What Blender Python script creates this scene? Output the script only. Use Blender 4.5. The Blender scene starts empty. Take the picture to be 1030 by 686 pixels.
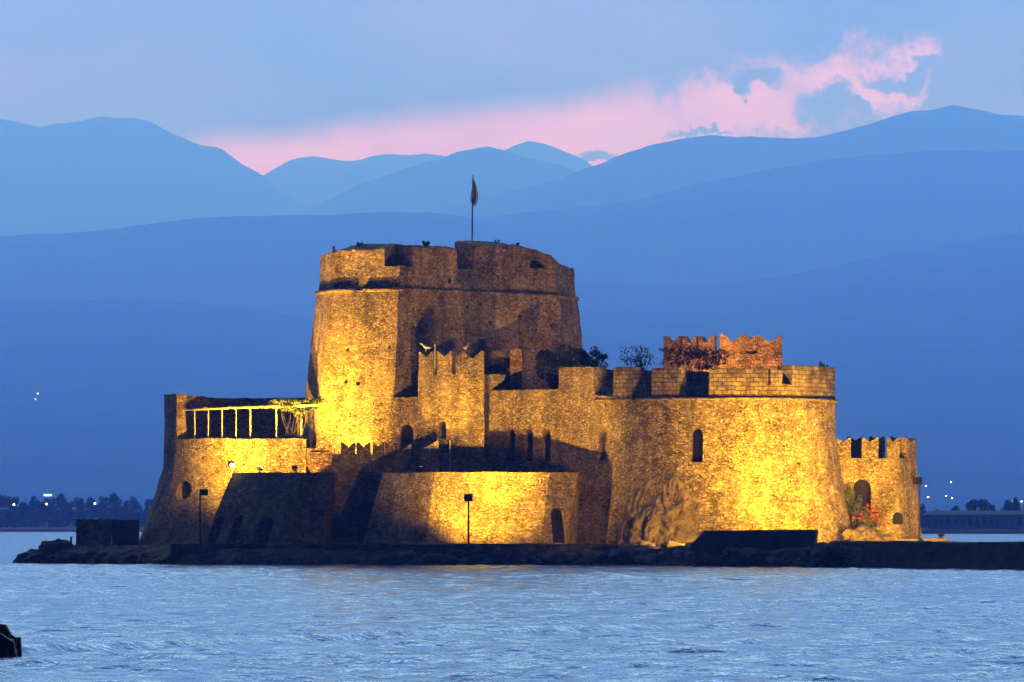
import bpy, bmesh, math, random
import numpy as np
from mathutils import Vector, Matrix, noise
from mathutils.bvhtree import BVHTree

# ------------------------------------------------------------------ camera, sky, exposure
R = math.radians
scene = bpy.context.scene
COL = scene.collection
random.seed(7)
F, H0, CX, DIST, EYE = 4800.0, 526.0, 515.0, 400.0, 3.5     # photo measures: focal px, horizon row, centre column, metres to the quay, eye height

cam_d = bpy.data.cameras.new('camera')
cam = bpy.data.objects.new('camera', cam_d)
COL.objects.link(cam)
cam.location = (0, -DIST, EYE)
cam.rotation_euler = (R(90), 0, 0)
cam_d.sensor_width = 36.0
cam_d.lens = 36.0 * F / 1030.0
cam_d.shift_y = (H0 - 343.0) / 1030.0
cam_d.clip_start = 1.0
cam_d.clip_end = 60000.0
scene.camera = cam

scene.view_settings.view_transform = 'Standard'
scene.view_settings.look = 'None'
scene.view_settings.exposure = 0.0
scene.view_settings.gamma = 1.0
scene.view_settings.use_curve_mapping = False
cy = scene.cycles
cy.max_bounces = 6
cy.diffuse_bounces = 3
cy.glossy_bounces = 3
cy.volume_bounces = 3
cy.transmission_bounces = 4
cy.caustics_reflective = False
cy.caustics_refractive = False
cy.sample_clamp_indirect = 4.0
cy.use_denoising = True


class G:
    """tiny node-graph helper"""
    def __init__(s, tree):
        s.t = tree
        s.t.nodes.clear()

    def n(s, kind, **kw):
        nd = s.t.nodes.new(kind)
        for k, v in kw.items():
            setattr(nd, k, v)
        return nd

    def put(s, sock, v):
        if hasattr(v, 'is_linked') or hasattr(v, 'links'):
            s.t.links.new(v, sock)
        elif v is not None:
            sock.default_value = v

    def m(s, op, a, b=None, c=None, clamp=False):
        nd = s.n('ShaderNodeMath', operation=op, use_clamp=clamp)
        for i, v in enumerate((a, b, c)):
            if v is not None:
                s.put(nd.inputs[i], v)
        return nd.outputs[0]

    def vm(s, op, a, b=None):
        nd = s.n('ShaderNodeVectorMath', operation=op)
        s.put(nd.inputs[0], a)
        if b is not None:
            s.put(nd.inputs[1], b)
        return nd.outputs[0]

    def mix(s, f, a, b, blend='MIX'):
        nd = s.n('ShaderNodeMix', data_type='RGBA', blend_type=blend)
        s.put(nd.inputs['Factor'], f)
        s.put(nd.inputs['A'], a)
        s.put(nd.inputs['B'], b)
        return [o for o in nd.outputs if o.type == 'RGBA'][0]

    def mixw(s, f, a, b, blend='MIX'):
        nd = s.n('ShaderNodeMix', data_type='RGBA', blend_type=blend)
        s.put(nd.inputs[0], f)
        s.put(nd.inputs[6], a)
        s.put(nd.inputs[7], b)
        return nd.outputs[2]

    def noise(s, vec, scale, detail=4.0, rough=0.55, out='Fac'):
        nd = s.n('ShaderNodeTexNoise')
        if vec is not None:
            s.put(nd.inputs['Vector'], vec)
        nd.inputs['Scale'].default_value = scale
        nd.inputs['Detail'].default_value = detail
        nd.inputs['Roughness'].default_value = rough
        return nd.outputs[out]

    def sstep(s, v, a, b):
        nd = s.n('ShaderNodeMapRange', interpolation_type='SMOOTHSTEP')
        s.put(nd.inputs['Value'], v)
        nd.inputs['From Min'].default_value = a
        nd.inputs['From Max'].default_value = b
        return nd.outputs['Result']

    def ramp(s, v, stops, interp='LINEAR'):
        nd = s.n('ShaderNodeValToRGB')
        nd.color_ramp.interpolation = interp
        e = nd.color_ramp.elements
        while len(e) < len(stops):
            e.new(0.5)
        for el, (p, c) in zip(e, stops):
            el.position = p
            el.color = (c[0], c[1], c[2], 1) if hasattr(c, '__len__') else (c, c, c, 1)
        s.put(nd.inputs['Fac'], v)
        return nd.outputs['Color']

    def curve(s, v, pts):
        nd = s.n('ShaderNodeFloatCurve')
        cu = nd.mapping.curves[0]
        pts = sorted(pts)
        while len(cu.points) < len(pts):
            cu.points.new(0.5, 0.5)
        for p, (x, y) in zip(cu.points, pts):
            p.location = (x, y)
            p.handle_type = 'AUTO_CLAMPED'
        nd.mapping.update()
        s.put(nd.inputs['Value'], v)
        return nd.outputs[0]


def make_world():
    w = bpy.data.worlds.new('World')
    scene.world = w
    w.use_nodes = True
    g = G(w.node_tree)
    sky = g.n('ShaderNodeTexSky', sky_type='NISHITA')
    sky.sun_disc = False
    sky.sun_elevation = R(1.0)
    sky.sun_rotation = R(0.0)            # the sun has gone down behind the mountains (+Y)
    sky.air_density = 1.0
    sky.dust_density = 0.3
    sky.ozone_density = 6.0
    tc = g.n('ShaderNodeTexCoord')
    d = tc.outputs['Generated']
    sp = g.n('ShaderNodeSeparateXYZ')
    g.put(sp.inputs[0], d)
    x, y, z = sp.outputs
    ys = g.m('MAXIMUM', y, 0.02)
    u = g.m('DIVIDE', x, ys)             # tangent of the azimuth from due west
    v = g.m('DIVIDE', z, ys)             # tangent of the elevation
    # the low cloud deck seen over the mountains, and the brighter open sky that stands above it in the west
    west = g.m('POWER', g.sstep(y, -0.35, 1.0), 1.5)
    high = g.sstep(z, 0.115, 0.20)
    zen = g.sstep(z, 1.0, 0.25)
    amt = g.m('MULTIPLY', west, g.m('MULTIPLY_ADD', zen, 0.85, 0.15))
    amt = g.m('MULTIPLY', amt, g.m('MULTIPLY_ADD', high, SKY_HIGH - 1.0, 1.0))
    amt = g.m('MULTIPLY_ADD', amt, SKY_FRONT, SKY_BACK)
    uv = g.n('ShaderNodeCombineXYZ')
    g.put(uv.inputs[0], u); g.put(uv.inputs[1], g.m('MULTIPLY', v, 2.6)); uv.inputs[2].default_value = 3.1
    soft = g.noise(uv.outputs[0], 13.0, 7.0, 0.58)
    soft = g.m('MULTIPLY_ADD', soft, 1.0, 0.0)
    deck = g.mixw(g.sstep(soft, 0.32, 0.70), (0.145, 0.200, 0.45, 1), (0.27, 0.318, 0.585, 1))
    hi = g.sstep(v, 0.075, 0.13)
    deck = g.mixw(g.m('MULTIPLY', hi, 0.55), deck, (0.27, 0.365, 0.60, 1))
    def U(px): return (px - CX) / F
    def V(py): return (H0 - py) / F
    dk = g.m('MULTIPLY', g.sstep(u, U(640), U(900)), g.sstep(soft, 0.62, 0.40))
    deck = g.mixw(g.m('MULTIPLY', dk, 0.55), deck, (0.13, 0.20, 0.45, 1))
    # the gap in the deck that shows the pink afterglow; its upper edge climbs to the north
    def U(px): return (px - CX) / F
    def V(py): return (H0 - py) / F
    wv = g.n('ShaderNodeCombineXYZ')
    g.put(wv.inputs[0], u); g.put(wv.inputs[1], v); wv.inputs[2].default_value = 4.37
    n1 = g.m('SUBTRACT', g.noise(wv.outputs[0], 78.0, 8.0, 0.68), 0.5)
    n2 = g.m('SUBTRACT', g.noise(g.vm('ADD', wv.outputs[0], (5.13, 2.91, 0.2)), 150.0, 4.0, 0.6), 0.5)
    puff = g.sstep(u, U(560), U(760))
    wob = g.m('MULTIPLY', g.m('ADD', n1, g.m('MULTIPLY', n2, 0.5)), g.m('MULTIPLY_ADD', puff, 0.024, 0.004))
    vv = g.m('ADD', v, wob)
    uu = g.m('ADD', u, g.m('MULTIPLY', n2, 0.008))
    def col01(px): return (px + 200) / 1430.0
    def row01(py): return (H0 - py) / 600.0
    cu = g.m('DIVIDE', g.m('ADD', u, (CX + 200) / F), 1430.0 / F)
    upper = [(-200, 190), (150, 146), (205, 137), (300, 128), (380, 117), (500, 104), (600, 93), (690, 80), (716, 74), (735, 60), (770, 53), (830, 46), (890, 44), (930, 44), (948, 58), (962, 96), (975, 150), (1230, 220)]
    lower = [(-200, 300), (600, 190), (690, 165), (780, 146), (850, 132), (890, 120), (925, 108), (942, 84), (954, 40), (965, 10), (1230, 10)]
    up = g.m('MULTIPLY', g.curve(cu, [(col01(a), row01(b)) for a, b in upper]), 600.0 / F)
    lo = g.m('MULTIPLY', g.curve(cu, [(col01(a), row01(b)) for a, b in lower]), 600.0 / F)
    m1 = g.sstep(g.m('SUBTRACT', up, vv), -0.0026, 0.0062)
    m2 = g.sstep(g.m('SUBTRACT', vv, lo), -0.0024, 0.0048)
    gap = g.m('MULTIPLY', m1, m2)
    for (px, py, rx, ry) in ((757, 77, 29, 13), (830, 110, 30, 23), (930, 80, 66, 13), (868, 118, 20, 7), (705, 134, 36, 5), (600, 158, 20, 5)):
        ex = g.m('DIVIDE', g.m('SUBTRACT', uu, U(px)), rx / F)
        ey = g.m('DIVIDE', g.m('SUBTRACT', g.m('ADD', v, g.m('MULTIPLY', wob, 0.8)), V(py)), ry / F)
        rr = g.m('SQRT', g.m('ADD', g.m('MULTIPLY', ex, ex), g.m('MULTIPLY', ey, ey)))
        gap = g.m('MULTIPLY', gap, g.sstep(rr, 0.60, 1.34))
    wisp = g.m('MULTIPLY', g.sstep(n1, 0.10, 0.26), g.m('MULTIPLY', g.sstep(v, V(150), V(110)), g.m('MULTIPLY', g.sstep(v, V(5), V(40)), g.m('MULTIPLY', puff, 0.35))))
    gap = g.m('MAXIMUM', gap, wisp)
    gap = g.m('MULTIPLY', gap, g.sstep(y, 0.2, 0.5))
    pink = g.mixw(g.sstep(u, U(250), U(800)), (0.92, 0.52, 0.59, 1), (1.08, 0.66, 0.63, 1))
    fold = g.noise(g.vm('MULTIPLY', wv.outputs[0], (1.0, 1.7, 1.0)), 34.0, 6.0, 0.6)
    pink = g.mixw(g.sstep(fold, 0.38, 0.66), pink, (1.20, 0.76, 0.62, 1))
    pink = g.mixw(g.m('MULTIPLY', g.sstep(fold, 0.46, 0.30), 0.45), pink, (0.50, 0.36, 0.56, 1))
    face = g.mixw(gap, deck, g.vm('MULTIPLY', pink, (1.0, 1.0, 1.0)))
    cl = g.mixw(high, face, (0.335, 0.445, 0.87, 1))
    sc = g.n('ShaderNodeVectorMath', operation='SCALE')
    g.put(sc.inputs[0], cl); g.put(sc.inputs['Scale'], amt)
    bg1 = g.n('ShaderNodeBackground'); g.put(bg1.inputs[0], sky.outputs[0]); bg1.inputs[1].default_value = 0.05
    bg2 = g.n('ShaderNodeBackground'); g.put(bg2.inputs[0], sc.outputs[0]); bg2.inputs[1].default_value = 1.0
    ms = g.n('ShaderNodeMixShader'); ms.inputs[0].default_value = 0.9
    g.put(ms.inputs[1], bg1.outputs[0]); g.put(ms.inputs[2], bg2.outputs[0])
    out = g.n('ShaderNodeOutputWorld')
    g.put(out.inputs[0], ms.outputs[0])


SKY_FRONT, SKY_BACK, SKY_HIGH = 1.0, 0.10, 4.6
make_world()

HAZE_DENSITY = 1.36e-4
HAZE_COLOR = (0.112, 0.302, 1.0)
SODIUM = (1.0, 0.51, 0.03)

# ------------------------------------------------------------------ measuring helpers
def X(px, Y):
    return (px - CX) * (DIST + Y) / F


def Z(py, Y):
    return EYE + (H0 - py) * (DIST + Y) / F


def P(px, py, Y):
    return Vector((X(px, Y), Y, Z(py, Y)))


def D2(px, Y):
    return (X(px, Y), Y)


# ------------------------------------------------------------------ object helpers
ROOT_LOC = {}


def thing(name, label, cat, loc=(0, 0, 0), group=None, kind=None):
    o = bpy.data.objects.new(name, None)
    o.empty_display_size = 0.5
    COL.objects.link(o)
    o.location = loc
    ROOT_LOC[o] = Vector(loc)
    tag(o, label, cat, group, kind)
    return o


def tag(o, label=None, cat=None, group=None, kind=None):
    if label: o['label'] = label
    if cat: o['category'] = cat
    if group: o['group'] = group
    if kind: o['kind'] = kind
    return o


class MB:
    """collects polygons (world coordinates) that become one mesh object"""
    def __init__(s):
        s.v, s.f, s.uv = [], [], []

    def poly(s, pts, uvs=None):
        i = len(s.v)
        s.v.extend([tuple(p) for p in pts])
        s.f.append(list(range(i, i + len(pts))))
        s.uv.append(uvs)

    def add(s, verts, faces, uvs=None):
        i = len(s.v)
        s.v.extend([tuple(p) for p in verts])
        for k, f in enumerate(faces):
            s.f.append([i + a for a in f])
            s.uv.append(uvs[k] if uvs else None)

    def box(s, c, size, rot=None):
        sx, sy, sz = [a / 2 for a in size]
        vs = [Vector((a * sx, b * sy, e * sz)) for a in (-1, 1) for b in (-1, 1) for e in (-1, 1)]
        if rot is not None:
            vs = [rot @ q for q in vs]
        vs = [q + Vector(c) for q in vs]
        s.add(vs, [(0, 1, 3, 2), (4, 6, 7, 5), (0, 4, 5, 1), (2, 3, 7, 6), (0, 2, 6, 4), (1, 5, 7, 3)])

    def tube(s, pts, rad, n=8, cap=True):
        pts = [Vector(p) for p in pts]
        rads = rad if hasattr(rad, '__len__') else [rad] * len(pts)
        base = len(s.v)
        for i, p in enumerate(pts):
            a = pts[max(i - 1, 0)]
            b = pts[min(i + 1, len(pts) - 1)]
            t = (b - a).normalized()
            ref = Vector((0, 0, 1)) if abs(t.z) < 0.9 else Vector((1, 0, 0))
            e1 = t.cross(ref).normalized()
            e2 = t.cross(e1).normalized()
            for k in range(n):
                an = 2 * math.pi * k / n
                s.v.append(tuple(p + (e1 * math.cos(an) + e2 * math.sin(an)) * rads[i]))
        for i in range(len(pts) - 1):
            for k in range(n):
                k2 = (k + 1) % n
                s.f.append([base + i * n + k, base + i * n + k2, base + (i + 1) * n + k2, base + (i + 1) * n + k])
                s.uv.append(None)
        if cap:
            s.f.append([base + k for k in range(n)][::-1]); s.uv.append(None)
            e = base + (len(pts) - 1) * n
            s.f.append([e + k for k in range(n)]); s.uv.append(None)

    def build(s, name, mat, parent=None, smooth=False, fix=True):
        root = parent
        while root is not None and root not in ROOT_LOC and root.parent is not None:
            root = root.parent
        off = ROOT_LOC.get(root, Vector((0, 0, 0))) if root is not None else Vector((0, 0, 0))
        me = bpy.data.meshes.new(name)
        me.from_pydata([(a - off.x, b - off.y, c - off.z) for a, b, c in s.v], [], s.f)
        if any(u is not None for u in s.uv):
            lay = me.uv_layers.new(name='UVMap')
            for p, u in zip(me.polygons, s.uv):
                if u is not None:
                    for li, q in zip(p.loop_indices, u):
                        lay.data[li].uv = q
        me.update()
        if fix:
            bm = bmesh.new(); bm.from_mesh(me)
            bmesh.ops.recalc_face_normals(bm, faces=bm.faces[:])
            bm.to_mesh(me); bm.free()
        if smooth:
            me.polygons.foreach_set('use_smooth', [True] * len(me.polygons))
        me.materials.append(mat)
        o = bpy.data.objects.new(name, me)
        COL.objects.link(o)
        if parent is not None:
            o.parent = parent
        return o


def jig(p, amp, seed=0.0):
    q = Vector(p)
    a = noise.noise_vector(q * 0.9 + Vector((seed, 3.1, 7.7)))
    b = noise.noise_vector(q * 3.1 + Vector((9.2, seed, 1.3)))
    return q + a * (amp * 0.9) + b * (amp * 0.6)


def loft(mb, keys, step=0.5, zstep=0.5, amp=0.05, top_rag=0.06, seed=0.0, cap_bottom=True):
    """closed solid from polygons stacked upwards; keys = [(z or [z per corner], [(x, y) ...]) ...]"""
    n = len(keys[0][1])
    segs, ulen = [], [0.0]
    for i in range(n):
        L = 0
        for z, pl in keys:
            a, b = pl[i], pl[(i + 1) % n]
            L = max(L, math.hypot(b[0] - a[0], b[1] - a[1]))
        segs.append(max(1, int(round(L / step))))
        ulen.append(ulen[-1] + L)
    def ring(key):
        z, pl = key
        zs = z if hasattr(z, '__len__') else [z] * n
        out = []
        for i in range(n):
            j = (i + 1) % n
            for k in range(segs[i]):
                t = k / segs[i]
                out.append(Vector((pl[i][0] * (1 - t) + pl[j][0] * t, pl[i][1] * (1 - t) + pl[j][1] * t, zs[i] * (1 - t) + zs[j] * t)))
        return out
    us = []
    for i in range(n):
        for k in range(segs[i]):
            us.append(ulen[i] + (ulen[i + 1] - ulen[i]) * k / segs[i])
    us.append(ulen[-1])
    rings = []
    kr = [ring(k) for k in keys]
    for a, b in zip(kr[:-1], kr[1:]):
        dz = max((q - p).length for p, q in zip(a, b))
        m = max(1, int(math.ceil(dz / zstep)))
        for k in range(m):
            t = k / m
            rings.append([p.lerp(q, t) for p, q in zip(a, b)])
    rings.append(kr[-1])
    N = len(rings[0])
    base = len(mb.v)
    zraw = [[p.z for p in r] for r in rings]
    for ri, r in enumerate(rings):
        last = ri == len(rings) - 1
        for p in r:
            q = jig(p, amp, seed) if amp else p
            if last and top_rag:
                q.z += top_rag * (noise.noise(Vector(p) * 2.3 + Vector((seed, 0, 5))) + 0.6 * noise.noise(Vector(p) * 6.1))
            mb.v.append(tuple(q))
    for ri in range(len(rings) - 1):
        for k in range(N):
            k2 = (k + 1) % N
            mb.f.append([base + ri * N + k, base + ri * N + k2, base + (ri + 1) * N + k2, base + (ri + 1) * N + k])
            mb.uv.append([(us[k], zraw[ri][k]), (us[k + 1], zraw[ri][k2]), (us[k + 1], zraw[ri + 1][k2]), (us[k], zraw[ri + 1][k])])
    e = base + (len(rings) - 1) * N
    mb.f.append([e + k for k in range(N)]); mb.uv.append([(rings[-1][k].x, rings[-1][k].y) for k in range(N)])
    mb.f.append([base + k for k in range(N)][::-1]); mb.uv.append([(rings[0][k].x, rings[0][k].y) for k in range(N)][::-1])


def offset_path(path, t):
    """open polyline moved to its left by t (mitred)"""
    pts = [Vector((a, b)) for a, b in path]
    out = []
    for i, p in enumerate(pts):
        ds = []
        if i > 0: ds.append((p - pts[i - 1]).normalized())
        if i < len(pts) - 1: ds.append((pts[i + 1] - p).normalized())
        ns = [Vector((-d.y, d.x)) for d in ds]
        m = sum(ns, Vector((0, 0)))
        m = m / m.length
        k = 1.0 / max(0.4, m.dot(ns[0]))
        out.append(tuple(p + m * (t * k)))
    return out


def wall_run(mb, path, thick, z0, z1, z1_in=None, **kw):
    """wall standing on an open path (outer face on the path, thickness to its left); z1 may be one value per path corner"""
    inner = offset_path(path, thick)
    pl = list(path) + inner[::-1]
    n = len(path)
    zt = list(z1) if hasattr(z1, '__len__') else [z1] * n
    zi = zt if z1_in is None else (list(z1_in) if hasattr(z1_in, '__len__') else [z1_in] * n)
    loft(mb, [(z0, pl), (zt + zi[::-1], pl)], **kw)


def swallowtail(mb, a, b, thick, z0, z1, notch, amp=0.04, seed=0.0, wob=0.0):
    """forked merlon between plan points a and b"""
    a, b = Vector(a), Vector(b)
    d = (b - a); L = d.length; d = d / L
    nrm = Vector((-d.y, d.x))
    prof = [(0, z0), (L * 0.5, z0), (L, z0), (L, z0 * .45 + z1 * .55), (L, z1), (L * 0.90, z1 - 0.02), (L * 0.5, z1 - notch), (L * 0.10, z1 - 0.02), (0, z1), (0, z0 * .45 + z1 * .55)]
    vs = []
    for t in (0, thick):
        for s_, z_ in prof:
            q = a + d * s_ + nrm * t
            vs.append(jig((q.x, q.y, z_), amp if z_ > z0 + 0.01 else 0.0, seed))
    n = len(prof)
    fs, uvs = [], []
    fs.append(list(range(n))); uvs.append([(s_, z_) for s_, z_ in prof])
    fs.append([n + k for k in range(n)][::-1]); uvs.append([(s_, z_) for s_, z_ in prof][::-1])
    for k in range(n):
        k2 = (k + 1) % n
        fs.append([k, k2, n + k2, n + k])
        uvs.append([(0, prof[k][1]), (0, prof[k2][1]), (thick, prof[k2][1]), (thick, prof[k][1])])
    mb.add(vs, fs, uvs)


def px_on(path, px):
    """point where an open plan path crosses the given photo column"""
    for (x0, y0), (x1, y1) in zip(path[:-1], path[1:]):
        f0 = x0 / (DIST + y0) * F + CX
        f1 = x1 / (DIST + y1) * F + CX
        if (f0 - px) * (f1 - px) <= 0 and abs(f1 - f0) > 1e-6:
            lo, hi = 0.0, 1.0
            for _ in range(40):
                t = (lo + hi) / 2
                xx, yy = x0 + (x1 - x0) * t, y0 + (y1 - y0) * t
                f = xx / (DIST + yy) * F + CX
                if (f - f0) * (f1 - f0) < (px - f0) * (f1 - f0):
                    lo = t
                else:
                    hi = t
            return (xx, yy)
    raise ValueError('column %s not on path' % px)


def sub_path(path, pa, pb):
    a, b = px_on(path, pa), px_on(path, pb)
    out = [a]
    for q in path[1:-1]:
        f = q[0] / (DIST + q[1]) * F + CX
        if min(pa, pb) + 0.5 < f < max(pa, pb) - 0.5:
            out.append(q)
    out.append(b)
    return out


def hit(o, px, py):
    """where the sight line of a photo point meets a finished wall"""
    me = o.data
    m = o.matrix_world if o.parent is None else Matrix.Translation(ROOT_LOC[o.parent] if o.parent in ROOT_LOC else ROOT_LOC[o.parent.parent])
    bvh = BVHTree.FromPolygons([m @ v.co for v in me.vertices], [p.vertices[:] for p in me.polygons])
    org = Vector((0, -DIST, EYE))
    d = Vector(((px - CX) / F, 1.0, (H0 - py) / F)).normalized()
    loc, nrm, _, _ = bvh.ray_cast(org, d)
    return loc, nrm


def arch_profile(w, z0, z1, arched=True, n=7, pointed=0.0):
    pr = [(-w / 2, z0), (w / 2, z0)]
    if not arched:
        return pr + [(w / 2, z1), (-w / 2, z1)]
    r = w / 2
    zs = z1 - r * (1 + pointed)
    for k in range(n + 1):
        a = math.pi * k / n
        pr.append((r * math.cos(a), zs + r * (1 + pointed) * math.sin(a)))
    return pr


def arch_solid(mb, c, ang, w, z0, z1, y0, y1, arched=True, pointed=0.0):
    pr = arch_profile(w, z0, z1, arched, pointed=pointed)
    ca, sa = math.cos(ang), math.sin(ang)
    vs = []
    for yy in (y0, y1):
        for s_, z_ in pr:
            vs.append((c[0] + ca * s_ - sa * yy, c[1] + sa * s_ + ca * yy, z_))
    n = len(pr)
    fs = [list(range(n))[::-1], [n + k for k in range(n)]]
    for k in range(n):
        k2 = (k + 1) % n
        fs.append([k, k2, n + k2, n + k])
    mb.add(vs, fs)


def openings(o, specs, panel_mat, name='window', depth=1.1):
    """cut real arched openings into a wall and set a dark panel deep inside each; specs = (px0, px1, py_top, py_bottom[, arched[, pointed]])"""
    cut = MB(); panels = []
    for sp in specs:
        p0, p1, t, b = sp[:4]
        arched = sp[4] if len(sp) > 4 else True
        pointed = sp[5] if len(sp) > 5 else 0.0
        nm = sp[6] if len(sp) > 6 else name
        loc, nrm = hit(o, (p0 + p1) / 2, (t + b) / 2)
        if loc is None:
            continue
        h = Vector((nrm.x, nrm.y)); h.normalize()
        ang = math.atan2(h.x, -h.y)               # wall direction; 0 when it faces the camera
        Y = loc.y
        w = (p1 - p0) * (DIST + Y) / F / max(0.35, math.cos(ang))
        z0, z1 = Z(b, Y), Z(t, Y)
        lb = hit(o, (p0 + p1) / 2, b - 1)[0]
        lt = hit(o, (p0 + p1) / 2, t + 1)[0]
        # measure how far the wall leans so that the cut starts outside and ends inside everywhere
        f = 0.0; k = 0.0
        for q in (lb, lt):
            if q is not None:
                dd = (q - loc).dot(Vector((-h.x, -h.y, 0)))
                f = min(f, dd); k = max(k, dd)
        arch_solid(cut, (loc.x, loc.y), ang, w, z0, z1, f - 1.2, k + depth, arched, pointed)
        pm = MB()
        arch_solid(pm, (loc.x, loc.y), ang, w - 0.02, z0 + 0.01, z1 - 0.01, k + depth - 0.10, k + depth - 0.02, arched, pointed)
        panels.append((nm, pm))
    off = Vector((0, 0, 0))
    carve(o, cut)
    for nm, pm in panels:
        pm.build(nm, panel_mat, o)  # each panel paints the darkness inside its opening


def carve(o, cut):
    c = cut.build('cutter_tmp', o.data.materials[0])
    if o.parent is not None:
        r = o
        while r not in ROOT_LOC: r = r.parent
        for v in c.data.vertices:
            v.co -= ROOT_LOC[r]
        # both meshes are compared in the local space of the thing
        par, o.parent = o.parent, None
    else:
        par = None
    md = o.modifiers.new('b', 'BOOLEAN')
    md.operation = 'DIFFERENCE'; md.solver = 'EXACT'; md.object = c
    bpy.context.view_layer.update()
    dg = bpy.context.evaluated_depsgraph_get()
    me = bpy.data.meshes.new_from_object(o.evaluated_get(dg))
    o.modifiers.clear()
    old = o.data
    me.name = old.name
    o.data = me
    bpy.data.meshes.remove(old)
    bpy.data.objects.remove(c)
    if par is not None:
        o.parent = par


# ------------------------------------------------------------------ materials
def new_mat(name):
    m = bpy.data.materials.new(name)
    m.use_nodes = True
    return m, G(m.node_tree)


def finish(g, color, rough=0.9, normal=None, spec=0.2, **extra):
    b = g.n('ShaderNodeBsdfPrincipled')
    g.put(b.inputs['Base Color'], color)
    g.put(b.inputs['Roughness'], rough)
    b.inputs['Specular IOR Level'].default_value = spec
    if normal is not None:
        g.put(b.inputs['Normal'], normal)
    for k, v in extra.items():
        b.inputs[k].default_value = v
    o = g.n('ShaderNodeOutputMaterial')
    g.put(o.inputs[0], b.outputs[0])
    return b


def bump(g, h, strength, dist):
    b = g.n('ShaderNodeBump')
    b.inputs['Strength'].default_value = strength
    b.inputs['Distance'].default_value = dist
    g.put(b.inputs['Height'], h)
    return b.outputs[0]


def rubble(name, tone=1.0, size=0.24, rough_rock=0.0, tint=(1, 1, 1), relief=0.09):
    """random rubble masonry: irregular stones, pale mortar, pits and rain stains"""
    m, g = new_mat(name)
    geo = g.n('ShaderNodeNewGeometry')
    pos = geo.outputs['Position']
    mp = g.vm('MULTIPLY', pos, (0.78, 0.78, 1.35))
    warp = g.noise(pos, 1.7, 2.0, 0.5, 'Color')
    mp = g.vm('ADD', mp, g.vm('MULTIPLY', g.vm('SUBTRACT', warp, (0.5, 0.5, 0.5)), (0.35, 0.35, 0.35)))
    vor = g.n('ShaderNodeTexVoronoi', feature='F1'); g.put(vor.inputs['Vector'], mp); vor.inputs['Scale'].default_value = 1.0 / size
    edge = g.n('ShaderNodeTexVoronoi', feature='DISTANCE_TO_EDGE'); g.put(edge.inputs['Vector'], mp); edge.inputs['Scale'].default_value = 1.0 / size
    sx = g.n('ShaderNodeSeparateColor'); g.put(sx.inputs[0], vor.outputs['Color'])
    dark, mid, lite = (0.27, 0.215, 0.14), (0.46, 0.38, 0.255), (0.66, 0.56, 0.40)
    c = g.ramp(sx.outputs[0], [(0.0, [a * tone * b for a, b in zip(dark, tint)]), (0.45, [a * tone * b for a, b in zip(mid, tint)]), (1.0, [min(0.8, a * tone * b) for a, b in zip(lite, tint)])])
    fine = g.noise(pos, 9.0, 5.0, 0.7)
    c = g.mixw(0.60, c, g.ramp(fine, [(0.30, 0.35), (0.60, 1.0)]), 'MULTIPLY')
    big = g.noise(pos, 0.9, 5.0, 0.65)
    c = g.mixw(0.55, c, g.ramp(big, [(0.33, (0.50, 0.47, 0.45)), (0.58, (1.06, 1.05, 1.0))]), 'MULTIPLY')
    mort = g.sstep(edge.outputs['Distance'], 0.0, 0.10)
    patch = g.noise(pos, 0.33, 4.0, 0.6)
    mcol = g.mixw(g.sstep(patch, 0.4, 0.62), (0.07 * tone, 0.052 * tone, 0.035 * tone, 1), (0.24 * tone, 0.19 * tone, 0.13 * tone, 1))
    c = g.mixw(mort, mcol, c)
    st = g.noise(g.vm('MULTIPLY', pos, (0.9, 0.9, 0.16)), 1.0, 4.0, 0.6)
    c = g.mixw(0.7, c, g.ramp(st, [(0.32, 0.38), (0.56, 1.0)]), 'MULTIPLY')
    c = g.mixw(0.70, c, g.ramp(patch, [(0.32, (0.55, 0.50, 0.46)), (0.62, (1.05, 1.0, 0.95))]), 'MULTIPLY')
    pit = g.noise(pos, 2.3, 3.0, 0.5)
    pm = g.sstep(pit, 0.68, 0.72)
    c = g.mixw(g.m('MULTIPLY', pm, 0.75), c, (0.03, 0.025, 0.02, 1))
    h = g.m('MULTIPLY', mort, g.m('MULTIPLY_ADD', sx.outputs[1], 0.8, 0.5))
    h = g.m('ADD', h, g.m('MULTIPLY', fine, 0.9))
    h = g.m('SUBTRACT', h, g.m('MULTIPLY', pm, 1.2))
    if rough_rock:
        h = g.m('ADD', h, g.m('MULTIPLY', g.noise(pos, 1.3, 6.0, 0.65), rough_rock * 6))
    finish(g, c, 0.95, bump(g, h, 1.0, relief), 0.12)
    return m


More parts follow.
